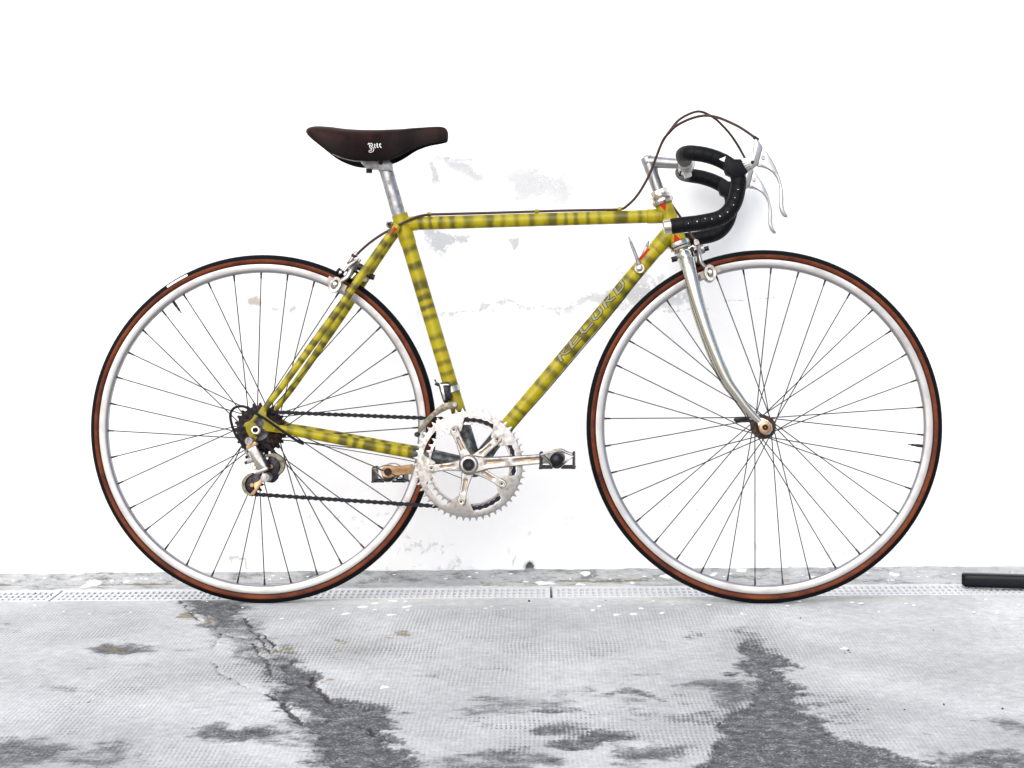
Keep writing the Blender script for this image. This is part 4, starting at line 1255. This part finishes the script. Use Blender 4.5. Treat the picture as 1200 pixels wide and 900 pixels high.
# small white prints on the tape
def on_tube(path, s, ang, r):
    S = 0
    for a, c in zip(path[:-1], path[1:]):
        l_ = (c - a).length
        if S + l_ >= s:
            t = (s - S) / l_; p = lerp(a, c, t); d = (c - a).normalized()
            n1 = Vector((0, -1, 0)); n1 = (n1 - d * n1.dot(d)).normalized(); n2 = d.cross(n1)
            return p + (n1 * math.cos(ang) + n2 * math.sin(ang)) * r, d
        S += l_
    return path[-1], (path[-1] - path[-2]).normalized()
npth = spl(near, 8)
b_ = B()
lnt = sum((c - a).length for a, c in zip(npth[:-1], npth[1:]))
def tri(s, w_, h_, a0):
    V = [on_tube(npth, s, a0, .0149)[0], on_tube(npth, s + w_, a0, .0149)[0], on_tube(npth, s + w_ * .7, a0 + h_ / .0146, .0149)[0]]
    b_.add(V, [(0, 1, 2)])
s_at = 0
# find the length at which the path reaches the hood front
for i, sx in enumerate(np.linspace(lnt - .165, lnt - .045, 9)):
    tri(float(sx) + random.uniform(-.002, .002), random.uniform(.0010, .0024), random.uniform(.0015, .0040), random.uniform(-.1, .35))
b_.add([L(842.5, 186.5, -.2046), L(850.5, 183.2, -.2040), L(848.5, 189.6, -.2048)], [(0, 1, 2)])
b_.build('tape_print', M['white'], bike, smooth=False)

# ---- brake levers
def brake_lever(s):
    f = (lambda v: v) if s == 0 else mir
    yc = YB if s == 0 else -YB
    bl = empty('brake_lever', None, bike); bl['label'] = 'near side brake lever' if s == 0 else 'far side brake lever'
    if s: bl.location = (.0105, 0, 0)
    A = lambda x, y: XZ(L(850 + x / 15, 150 + y / 15, YB)); D = lambda x, y: XZ(L(860 + x / 6, 140 + y / 6, YB))
    body = [A(*p) for p in [(250, 580), (345, 530), (430, 505), (470, 480), (490, 430), (497, 330), (500, 225), (520, 200), (552, 205), (600, 262), (655, 345), (640, 400), (600, 560), (570, 655), (480, 730), (385, 792), (300, 700)]]
    b_ = B(); b_.prism(body, yc - .0095, yc + .0095, .003); b_.build('lever_body', M['alu_clean'], bl)
    blade = [A(*p) for p in [(590, 385), (655, 352)]] + [D(*p) for p in [(230, 232), (262, 280), (290, 330), (314, 385), (330, 440), (345, 505), (348, 560), (346, 600), (355, 645), (378, 680), (372, 690), (350, 682), (330, 655), (318, 610), (317, 560), (322, 500), (316, 450), (300, 410), (272, 372), (235, 348), (200, 337), (165, 334), (172, 300), (175, 270)]]
    b_ = B(); b_.prism(blade, yc - .0065, yc + .0065, .0015); b_.build('lever_blade', M['alu_clean'], bl)
    for (x, y, r, m_) in ((655, 525, .0040, 'alu_dull'), (468, 612, .0032, 'hole')):
        c = L(850 + x / 15, 150 + y / 15, YB); c.y = yc
        b_ = B(); b_.lathe([(-.0112, r * .5), (-.0112, r), (.0112, r), (.0112, r * .5)], c, (0, 1, 0), 14); b_.build('pivot_pin', M[m_], bl)
    b_ = B()
    for k in range(5):                       # engraved fins
        a = L(850 + (288 + 22 * k) / 15, 150 + (600 + 40 * k) / 15, YB); c = L(850 + (400 + 12 * k) / 15, 150 + (560 + 38 * k) / 15, YB)
        for q in (-1, 1):
            b_.tube([Vector((a.x, yc + q * .0094, a.z)), Vector((c.x, yc + q * .0094, c.z))], .00055, 6)
    b_.build('engraved_lines', M['steel_dark'], bl)
    hood = [A(*p) for p in [(20, 470), (150, 560), (270, 560), (330, 690), (390, 780), (330, 860), (180, 900), (0, 820), (-60, 640)]]
    b_ = B(); b_.prism(hood, yc - .0165, yc + .0165, .0055); b_.build('rubber_hood', M['tape'], bl, attr=True)
    return bl
brake_lever(0); brake_lever(1)

# ---- cable housings
def cable(pts, r, name, m_='cable', n=6):
    b_ = B(); b_.tube(spl(pts, n), r, 10); return b_.build(name, M[m_], bike)
yy = lambda a: a
cA = [L(885.5, 162, -.19), L(876, 155, -.185), L(863, 147, -.175), L(841, 137.6, -.15), L(824.5, 135.6, -.125), L(808, 139.6, -.10), L(793, 147.2, -.078), L(784, 155.6, -.062), L(776.8, 165, -.050), L(769, 184, -.038), L(760.3, 206, -.026), L(747.5, 228, -.014), L(735, 241, -.006), L(726, 245.2, 0), L(700, 246.0, 0), L(660, 246.8, 0), L(629, 247.8, 0), L(570, 249.6, 0), L(520, 250.9, 0), L(503, 251.5, -.002), L(490, 253.8, -.012), L(478, 258.3, -.018), L(463, 266, -.0205), L(447, 275, -.018), L(434, 284, -.013), L(424, 292.5, -.009), L(419, 297.5, -.006)]
cable(cA, .0025, 'brake_cable_housing')
b_ = B(); b_.lathe([(-.004, .0034), (.006, .0036)], cA[0], cA[0] - cA[1], 10); b_.build('cable_ferrule', M['steel_dark'], bike)
cB = [mir(L(885.5, 162, -.19)) + Vector((.0105, 0, 0)), L(865, 171, .182), L(855.7, 157.3, .165), L(846, 146.5, .15), L(837, 138.3, .135), L(822.7, 131.2, .115), L(811.7, 132, .10), L(797, 139.5, .08), L(787.8, 149.5, .065), L(777, 165, .045), L(770.5, 180, .035), L(768.5, 192, .028), L(771, 207, .022), L(776, 220, .021), L(787, 239.5, .022), L(797, 254, .018), L(808, 272, .008), L(814.5, 281, .002)]
cable(cB, .0025, 'brake_cable_housing')
# cable clips on the top tube
for u, v in ((503, 251.0), (629, 247.6), (726, 244.9)):
    c = L(u, v); b_ = B(); b_.lathe([(-.0035, .0026), (-.0035, .0040), (.0035, .0040), (.0035, .0026)], c, ttd, 12, cap=False)
    b_.box(c - Vector((0, 0, .0035)), .005, .003, .004); b_.build('cable_clip', M['frame2'], bike, attr=True)
# derailleur loop
cable([L(356, 520.5, -.068), L(345, 514.5, -.072), L(328, 503, -.078), L(312, 491.8, -.082), L(300, 484.5, -.084), L(291, 478.5, -.084), L(282.5, 476.0, -.084), L(274, 478.5, -.084), L(270, 486, -.083), L(271.5, 497, -.081), L(276, 509, -.079), L(282, 518, -.078), L(288, 527, -.078)], .0026, 'gear_cable_housing', 'black')
b_ = B(); b_.lathe([(-.004, .0038), (.006, .0036)], L(351, 517.5, -.066), L(351, 517.5, -.066) - L(345, 514.5, -.068), 10); b_.build('cable_stop', M['steel_dark'], bike)
cable([L(352, 517.8, -.066), L(400, 526, -.060), L(460, 536, -.045), L(500, 545, -.03), L(545, 562, -.015)], .0008, 'gear_cable', 'steel_dark')
cable([L(753, 322, -.014), L(700, 388, -.013), L(640, 459, -.012), L(600, 504, -.012), L(570, 545, -.012)], .0009, 'gear_cable', 'steel_dark')
cable([mir(L(753, 322, -.014)), mir(L(700, 388, -.013)), mir(L(600, 504, -.012)), mir(L(570, 545, -.012))], .0009, 'gear_cable', 'steel_dark')

# ---- down tube shift levers
def shifter(s):
    sl = empty('shift_lever', None, bike); q = -1 if s == 0 else 1
    c = L(749.4, 314.4, -.016); c.y = 0
    sl['label'] = 'near side shift lever' if s == 0 else 'far side shift lever'
    b_ = B(); b_.lathe([(q * .012, .0095), (q * .018, .0100), (q * .0195, .0092), (q * .0195, .0068)], c, (0, 1, 0), 24); b_.build('boss', M['alu'], sl)
    b_ = B(); b_.lathe([(q * .0190, .0065), (q * .0225, .0062), (q * .0245, .0048), (q * .0255, .002)], c, (0, 1, 0), 20); b_.build('dome_nut', M['chrome'], sl)
    if s == 0: pts = [L(748.6, 310, -.020), L(745.8, 301, -.022), L(741.5, 290, -.024), L(736.5, 277.5, -.026)]
    else: pts = [mir(L(749.2, 314, -.020)), L(753, 300, .022), L(757.5, 290, .024), L(760.3, 282, .026)]
    b_ = B(); b_.tube(spl(pts, 5), list(np.interp(np.linspace(0, 1, 16), [0, .2, .8, 1], [.0052, .0036, .0028, .0012])), 12, flat=(.6, 1)); b_.build('lever', M['alu_dull'], sl)
shifter(0); shifter(1)

# ---- brakes
def caliper(name, P0, U, arm, shoe_a, shoe_b, boltpx, adj, extra):
    """side-pull brake: pivot above the tyre, two arms, shoes on the rim"""
    br = empty('brake_caliper', None, bike); br['label'] = name
    for s in (0, 1):
        f = (lambda v: v) if s == 0 else mir
        b_ = B(); pts = [f(p) for p in arm]
        b_.tube(spl(pts, 5), list(np.interp(np.linspace(0, 1, 5 * (len(arm) - 1) + 1), [0, .5, 1], [.0062, .0052, .0050])), 12, flat=(1, .75))
        c = f(L(boltpx[0], boltpx[1], -.030)); sg = -1 if s == 0 else 1
        dn = U
        rows = []
        for i in range(28):                   # slotted eye of the arm
            a = 2 * PI * i / 28; e = Vector((math.cos(a), 0, math.sin(a)))
            el = dn * dn.dot(e)
            o_ = e * .0118 + el * .0045; n_ = e * .0060 + el * .0040
            cc = Vector((c.x, 0, c.z)) + dn * .002
            rows.append([cc + o_ + Vector((0, sg * .027, 0)), cc + o_ + Vector((0, sg * .0325, 0)), cc + o_ * .93 + Vector((0, sg * .0338, 0)), cc + n_ + Vector((0, sg * .0335, 0)), cc + n_ + Vector((0, sg * .027, 0))])
        b_.grid(rows, closeu=True, closev=True)
        b_.build('caliper_arm', M['alu'], br, sharp=45)
        b_ = B(); b_.lathe([(sg * .020, .0050), (sg * .0345, .0058), (sg * .0375, .0052), (sg * .0392, .003)], Vector((c.x, 0, c.z)), (0, 1, 0), 18); b_.build('shoe_nut', M['chrome'], br)
        a_, e_ = f(L(shoe_a[0], shoe_a[1], -.019)), f(L(shoe_b[0], shoe_b[1], -.019))
        d = (e_ - a_).normalized(); n_ = Vector((-d.z, 0, d.x)); b_ = B()
        R3 = Matrix((d, Vector((0, 1, 0)), n_)).transposed()
        b_.box((a_ + e_) / 2, (e_ - a_).length, .010, .0118, R3); b_.build('brake_shoe', M['pad'], br, smooth=False)
        b_ = B(); m_ = (a_ + e_) / 2; m_.y = sg * .0122; b_.box(m_, (e_ - a_).length * .94, .0035, .010, R3); b_.build('brake_pad', M['black'], br, smooth=False)
    for (pts, r, m_, nm) in extra:
        b_ = B(); b_.tube(pts, r, 12); b_.build(nm, M[m_], br)
    return br
# front
Fp = lambda x, y, d=-.012: L(760 + x / 10, 270 + y / 10, d)
caliper('front side-pull brake caliper', None, (L(833, 330, -.03) - L(829, 310, -.03)).normalized(),
        [Fp(560, 150, .010), Fp(590, 215, -.012), Fp(600, 300, -.026), Fp(620, 380, -.030), Fp(660, 430, -.030)],
        (820.5, 324), (843.5, 314.5), (832.0, 318.5), None,
        [([Fp(270, 345, 0), Fp(330, 330, 0)], .0052, 'steel_dark', 'mounting_nut'),
         ([Fp(300, 335, 0), Fp(640, 215, 0)], .0030, 'steel_dark', 'pivot_bolt'),
         ([Fp(600, 228, 0), Fp(650, 213, 0)], .0085, 'alu_dull', 'pivot_washer'),
         ([Fp(650, 222, 0), Fp(705, 207, 0)], .0045, 'steel_dark', 'pivot_nut'),
         ([Fp(540, 110, .001), Fp(560, 130, .001), Fp(575, 175, -.002), Fp(600, 260, -.002)], [.0030, .0048, .0036, .0022], 'chrome', 'barrel_adjuster'),
         ([Fp(470, 215, -.014), Fp(530, 190, -.014)], .0040, 'chrome', 'cable_anchor'),
         ([Fp(505, 200, -.016), Fp(520, 260, -.020), Fp(545, 370, -.022), Fp(590, 400, -.022)], [.0034, .0034, .0030, .0030], 'steel_dark', 'return_spring'),
         ([Fp(525, 250, -.024), Fp(560, 375, -.026)], [.0012, .0012], 'chrome', 'spring_wire'),
         ([Fp(620, 250, -.010), Fp(560, 280, .01)], .0042, 'alu_dull', 'spacer')])
# rear
Rp = lambda x, y, d=-.012: L(380 + x / 15, 290 + y / 15, d)
caliper('rear side-pull brake caliper', None, (L(389, 342, -.03) - L(398, 325, -.03)).normalized(),
        [Rp(600, 220, .010), Rp(540, 290, -.010), Rp(470, 400, -.024), Rp(400, 520, -.029), Rp(290, 590, -.030)],
        (384.5, 326.5), (405.5, 338.5), (393.2, 332.5), None,
        [([Rp(880, 530, 0), Rp(790, 500, 0)], .0056, 'steel_dark', 'mounting_nut'),
         ([Rp(800, 505, 0), Rp(380, 390, 0)], .0030, 'steel_dark', 'pivot_bolt'),
         ([Rp(560, 560, -.01), Rp(430, 470, -.01)], .0085, 'steel_dark', 'pivot_washer'),
         ([Rp(330, 470, -.012), Rp(230, 395, -.012)], .0058, 'steel_dark', 'cable_anchor_bolt'),
         ([Rp(300, 450, -.020), Rp(270, 430, -.020)], .0050, 'chrome', 'cable_anchor_nut'),
         ([Rp(590, 80, -.004), Rp(560, 110, -.004), Rp(530, 150, -.004), Rp(440, 265, -.004)], [.0034, .0050, .0050, .0030], 'alu', 'barrel_adjuster'),
         ([Rp(540, 130, -.005), Rp(510, 175, -.005)], .0058, 'steel_dark', 'adjuster_nut'),
         ([Rp(420, 235, -.014), Rp(390, 260, -.014)], .0058, 'chrome', 'quick_release_knob'),
         ([Rp(610, 200, -.020), Rp(540, 250, -.020), Rp(430, 320, -.022), Rp(350, 420, -.024)], [.0016, .0036, .0036, .0028], 'alu', 'second_arm'),
         ([Rp(440, 300, -.003), Rp(330, 430, -.003)], .0008, 'steel_dark', 'inner_cable'),
         ([Rp(560, 460, -.022), Rp(480, 540, -.022)], .0042, 'chrome', 'spacer'),
         ([Rp(600, 330, -.010), Rp(660, 360, -.01)], .0070, 'steel_dark', 'pivot_cap')])

# ---- seat post, clamp bolt
PT = L(450.6, 193)                        # top of the post
b_ = B(); pb = L(467.6, 252); b_.tube([pb + SA * .03, pb, lerp(pb, PT, .95), PT], [.0131, .0131, .0131, .0125], 24); post = b_.build('seat_post', M['alu_dull'], bike)
Zs = lambda x, y, d=-.012: L(340 + x / 5.4545, 130 + y / 5.4545, d)
b_ = B(); b_.prism([XZ(Zs(*p)) for p in [(440, 305), (620, 300), (645, 330), (652, 385), (565, 385), (560, 368), (490, 370), (455, 335)]], -.015, .015, .004); b_.build('seat_clamp', M['alu_dull'], bike)
b_ = B(); c = Zs(580, 332); c.y = 0; b_.lathe([(-.0165, .0045), (.0165, .0045)], c, (0, 1, 0), 14); b_.build('clamp_bolt', M['rust'], bike)
b_ = B(); b_.tube([Zs(505, 360, 0), Zs(505, 397, 0)], .0060, 8); b_.build('saddle_bolt', M['steel_dark'], bike)
b_ = B(); c = L(456.6, 263.2, -.01); c.y = 0; b_.lathe([(-.014, .003), (-.0155, .0044), (-.014, .0068), (.014, .0068)], c, (0, 1, 0), 18)
b_.build('seat_pinch_bolt', M['chrome'], bike)
b_ = B(); b_.lathe([(-.0150, .0005), (-.0152, .0036)], c, (0, 1, 0), 10); b_.build('pinch_bolt_socket', M['hole'], bike)
b_ = B(); b_.box(Vector((c.x + .008, 0, c.z - .001)), .016, .024, .012); b_.build('seat_lug_ears', M['frame2'], bike, attr=True)

# ---- saddle
def build_saddle():
    st = [(359.6, 152.8, 154.5, .040), (361, 150.8, 157, .058), (365, 148.8, 161, .067), (372, 148.0, 167, .072), (385, 148.6, 176.5, .075), (400, 150.6, 183.5, .073), (415, 151.8, 187.6, .066), (430, 152.3, 188.6, .054), (445, 152.3, 188.4, .043),
          (458, 151.8, 186.6, .035), (470, 151.3, 181.8, .030), (485, 150.0, 174.0, .022), (500, 149.0, 168.8, .019), (512, 148.4, 166.6, .018), (519, 149, 165.6, .015), (523, 151.4, 164.2, .013), (524.8, 155, 160, .006)]
    # resample
    A = np.array(st); t = np.linspace(0, len(st) - 1, 64); cols = []
    Pp = [Vector((a[0], a[1], a[2])) for a in st]; Pw = [Vector((a[3], 0, 0)) for a in st]
    S1 = spl(Pp, 4); S2 = spl(Pw, 4)
    rows = []; wear = []; info = []
    prof = [(0, .0), (.22, .0), (.45, -.01), (.65, .03), (.80, .10), (.91, .22), (.97, .38), (1.0, .58), (1.0, .8), (.985, 1.0), (.93, 1.0), (.90, .85), (.6, .55), (0, .45)]
    for p, q in zip(S1, S2):
        w_ = max(.003, q.x)
        tp = L(p.x, p.y, -w_ * .5); bt = L(p.x, p.z, -w_)
        x = (tp.x + bt.x) / 2; zt, zb = tp.z, bt.z; info.append((x, zt, zb, w_))
        half = [(-w_ * a, zt + (zb - zt) * b1) for a, b1 in prof]
        dip = .0
        row = [Vector((x, y, z)) for y, z in half] + [Vector((x, -y, z)) for y, z in half[::-1][1:-1]]
        rows.append(row)
        hr = [max(0, 1 - b1 * 1.5) if k < 10 else 0 for k, (a, b1) in enumerate(prof)]
        bx = float(np.interp(p.x, [360, 420, 470, 530], [1.0, .8, .35, .45]))
        hr = [h * bx + (.25 if k < 9 else 0) for k, h in enumerate(hr)]
        wear += hr + hr[::-1][1:-1]
    b_ = B(); k0 = 0; b_.grid(rows, closev=True); m_ = len(rows[0])
    b_.F.append(tuple(j for j in range(m_))[::-1]); b_.F.append(tuple((len(rows) - 1) * m_ + j for j in range(m_)))
    sdl = obj('saddle', b_.V, b_.F, M['saddle'], bike, True, {'wear': wear}, 60)
    def side(x, z):                          # surface distance of the near flank
        X = [i[0] for i in info]; zt, zb, w_ = (float(np.interp(x, X, [i[k] for i in info])) for k in (1, 2, 3))
        t = (zt - z) / (zt - zb); return -w_ * float(np.interp(t, [0, .03, .10, .22, .38, .58, .8, 1.0], [.45, .65, .80, .91, .97, 1.0, 1.0, .985]))
    # gothic lettering on the flank
    b_ = B()
    def stroke(pts, r=.0006):
        q = []
        for (x, y) in pts:
            u, v = 420 + x / 22.5, 155 + y / 22.5
            yd = -.045
            for _ in range(4):
                p = L(u, v, yd); yd = side(p.x, p.z) - .0003
            q.append(L(u, v, yd))
        b_.tube(q, r, 6)
    stroke([(255, 325), (275, 290), (310, 310)], .0011); stroke([(300, 310), (345, 290), (370, 315), (375, 350), (345, 370)], .0008)
    stroke([(310, 330), (295, 370), (310, 410)], .0010); stroke([(325, 345), (360, 400), (345, 430), (310, 425)], .0007); stroke([(375, 390), (405, 430), (400, 480), (375, 515)], .0007)
    stroke([(345, 440), (355, 470), (320, 470), (280, 490), (285, 525), (330, 530), (360, 520)], .0007)
    stroke([(415, 310), (440, 325), (430, 350), (425, 395), (455, 415)], .0009); stroke([(480, 290), (500, 310), (490, 350), (500, 390), (525, 405)], .0011); stroke([(545, 320), (575, 300), (600, 320)], .0007); stroke([(560, 310), (560, 350), (580, 385), (605, 405)], .0011)
    b_.build('saddle_lettering', M['white'], sdl)
    b_ = B()
    for s in (-1, 1):
        pts = [Zs(250, 235, s * .020), Zs(300, 280, s * .020), Zs(380, 305, s * .020), Zs(460, 313, s * .018), Zs(620, 295, s * .013), Zs(760, 225, s * .008), Zs(900, 165, s * .004)]
        b_.tube(spl(pts, 4), .0035, 8)
    b_.build('saddle_rail', M['saddle_rail'], sdl)
    b_ = B(); pts = [Zs(275, 268, -.052), Zs(330, 292, -.050), Zs(430, 312, -.040)]; b_.tube(spl(pts, 5), .0035, 8, flat=(.4, 1)); b_.build('skirt_stay', M['alu_dull'], sdl)
build_saddle()

# ---- decals laid on tubes
def patch(b_, a, d, r, poly, sub=5):
    """poly in (s along the tube, angle from the near side towards the top)"""
    n0 = Vector((0, -1, 0)); n0 = (n0 - d * n0.dot(d)).normalized(); n1 = n0.cross(d)
    if n1.z < 0: n1 = -n1
    V = [a + d * s + (n0 * math.cos(t) + n1 * math.sin(t)) * r for s, t in poly]
    return V
def strip(b_, a, d, r, p0, p1, hw, aspect):
    """a stroke from p0 to p1 (s, angle*R) with half width hw, wrapped on the tube"""
    n = 6; P0, P1 = Vector(p0), Vector(p1); t = (P1 - P0).normalized(); q = Vector((-t.y, t.x)) * hw
    P0 = P0 - t * hw * .6; P1 = P1 + t * hw * .6
    rows = []
    for i in range(n + 1):
        c = lerp(P0, P1, i / n); rows.append(patch(b_, a, d, r, [((c + q).x, (c + q).y / aspect), ((c - q).x, (c - q).y / aspect)]))
    b_.grid(rows)
def glyphs():
    # strokes in a unit cell: x along the word 0..1, y up 0..1; w = heavy stroke half width
    H, T = .165, .085
    arcD = [(.25, 1), (.62, 1), (.88, .78), (.86, .3), (.6, .0), (.12, 0)]
    g = {'R': [([(.10, 0), (.30, 1)], H), ([(.30, 1), (.72, 1), (.82, .78), (.66, .52), (.25, .50)], T), ([(.42, .50), (.62, .12), (.95, .0)], T)],
         'E': [([(.10, .05), (.28, 1)], H), ([(.28, 1), (.85, 1)], T), ([(.22, .52), (.70, .52)], T), ([(.10, .0), (.92, .0)], T)],
         'C': [([(.88, 1), (.40, 1), (.22, .85)], T), ([(.22, .85), (.12, .25)], H), ([(.12, .2), (.30, 0), (1.0, 0)], T)],
         'O': [([(.28, .9), (.14, .2)], H), ([(.14, .15), (.30, 0), (.72, 0), (.86, .15)], T), ([(.84, .15), (.92, .80)], H), ([(.92, .85), (.75, 1), (.40, 1), (.28, .9)], T)],
         'D': [([(.14, .0), (.30, 1)], H), ([(.30, 1), (.72, 1), (.90, .82)], T), ([(.90, .80), (.86, .25)], H), ([(.84, .2), (.66, 0), (.14, .0)], T)]}
    return g
def word(tube_obj, a, d, r, txt, s0, cw, gap, h, ang0, ink, outl, fill=True):
    g = glyphs(); bo, bf = B(), B(); s = s0
    for ch in txt:
        for pts, hw in g[ch]:
            for p, q in zip(pts[:-1], pts[1:]):
                P = (s + p[0] * cw, ang0 * r + p[1] * h); Q = (s + q[0] * cw, ang0 * r + q[1] * h)
                strip(bo, a, d, r + .00025, P, Q, hw * h * 1.0 + .0013, r)
                strip(bf, a, d, r + .00045, P, Q, hw * h * 1.0, r)
        s += cw + gap
    bo.build('lettering_outline', outl, tube_obj, smooth=False)
    bf.build('lettering', ink, tube_obj, smooth=False)
dup_ = -dtd
o1 = L(656.5, 425, 0); tt_ = (o1 - DT1).dot(dup_); aa = DT1 + dup_ * tt_
word(down_tube, aa, dup_, .0143, 'RECORD', .002, .0292, .0040, .0162, math.radians(3), M['silver_decal'], M['outline'])
# seat tube lettering wrapped round the front: only its edge shows from here
def seat_word():
    b_ = B(); bf = B()
    n0 = Vector((0, -1, 0)); d = SA
    fx = Vector((-d.z, 0, d.x)); fx = fx if fx.x > 0 else -fx
    def pt(s, a, r): return ST + d * s + (n0 * math.cos(a) + fx * math.sin(a)) * r
    r = .0143
    def st_(P, Q, hw, rr, bb):
        P, Q = Vector(P), Vector(Q); t = (Q - P).normalized(); q = Vector((-t.y, t.x)) * hw; rows = []
        for i in range(4):
            c = lerp(P, Q, i / 3); rows.append([pt((c + q).x, (c + q).y / r, rr), pt((c - q).x, (c - q).y / r, rr)])
        bb.grid(rows)
    def poly(pts):
        for P, Q in zip(pts, pts[1:] + pts[:1]): st_(P, Q, .0007, r + .0003, b_)
    sc = .00165; s_ = lambda v: (v - 284) / math.cos(.30) * sc * .985
    a0 = r * math.radians(44); top = r * math.radians(96)
    for (v0, v1, kind) in ((322, 334, 'I'), (341, 352, 'A'), (357, 368, 'C'), (375, 387, 'C'), (393, 404, 'I'), (410, 422, 'M')):
        x0, x1 = s_(v0), s_(v1); m_ = (x0 + x1) / 2
        if kind == 'I': P = [(x0, a0 + .001), (x0 + .004, a0 + .001), (x0 + .005, a0 + .005), (x1 - .006, a0 + .006), (x1 - .005, a0), (x1, a0), (x1, top), (x0, top)]
        elif kind == 'A': P = [(x0, a0 + .001), (x0 + .003, a0), (m_, a0 + .007), (x1 - .003, a0), (x1, a0 + .001), (x1, top), (x0, top)]
        elif kind == 'M': P = [(x0, a0), (x0 + .004, a0), (x0 + .006, a0 + .006), (x1 - .006, a0 + .006), (x1 - .005, a0), (x1, a0), (x1, top), (x0, top)]
        else: P = [(x0, a0 + .008), (x0 + .003, a0 + .002), (m_, a0), (x1 - .003, a0 + .003), (x1, a0 + .009), (x1, top), (x0, top)]
        poly(P)
        st_((m_ - .003, (a0 + top) / 2 + .003), (m_ + .003, (a0 + top) / 2 + .003), .0028, r + .00015, bf)
    b_.build('lettering_outline', M['outline'], seat_tube, smooth=False)
    bf.build('lettering', M['silver_decal'], seat_tube, smooth=False)
seat_word()
# red patches
def redpatch(parent, a, d, r, poly, name='red_badge'):
    """poly of (s, angle) -> fan of wrapped strips"""
    b_ = B(); n = 8
    (s0, a0), (s1, a1), (s2, a2), (s3, a3) = poly
    rows = []
    for i in range(n + 1):
        t = i / n
        rows.append(patch(b_, a, d, r, [(lerp(lerp(s0, s1, t), lerp(s3, s2, t), k / n), lerp(lerp(a0, a1, t), lerp(a3, a2, t), k / n)) for k in range(n + 1)]))
    b_.grid(rows); return b_.build(name, M['red'], parent)
pa = L(753.5, 306, 0); s_a = (pa - DT1).dot(dup_)
redpatch(down_tube, DT1, dup_, .0147, [(s_a - .004, .62), (s_a + .026, .62), (s_a + .024, 1.12), (s_a - .002, 1.12)], 'red_band')
# head tube triangles: built on the near face
def htri(s0, s1, flip):
    b_ = B(); n0 = Vector((0, -1, 0)); rows = []
    for i in range(7):
        t = i / 6; s = lerp(s0, s1, t); hw = .42 * ((1 - t) if not flip else t) + .01
        rows.append([HT0 + HA * s + (n0 * math.cos(a - .15) + fr * math.sin(a - .15)) * .01735 for a in np.linspace(-hw, hw, 7)])
    b_.grid(rows); b_.build('red_triangle', M['red'], head_tube)
HL = (HT1 - HT0).length
htri(.001, .017, False); htri(HL - .018, HL - .001, True)
# red mark at the top of the near seat stay
b_ = B(); p0, p1 = ss_pts[0], ss_pts[1]; d = (p1 - p0).normalized(); n0 = Vector((0, -1, 0)); sx = n0.cross(d)
rows = []
for i in range(5):
    t = i / 4; s = lerp(.006, .020, t); hw = .5 * (1 - t) + .05
    rows.append([p0 + d * s + (n0 * math.cos(a) + sx * math.sin(a)) * .0088 for a in np.linspace(-hw, hw, 5)])
b_.grid(rows); b_.build('red_triangle', M['red'], bike)
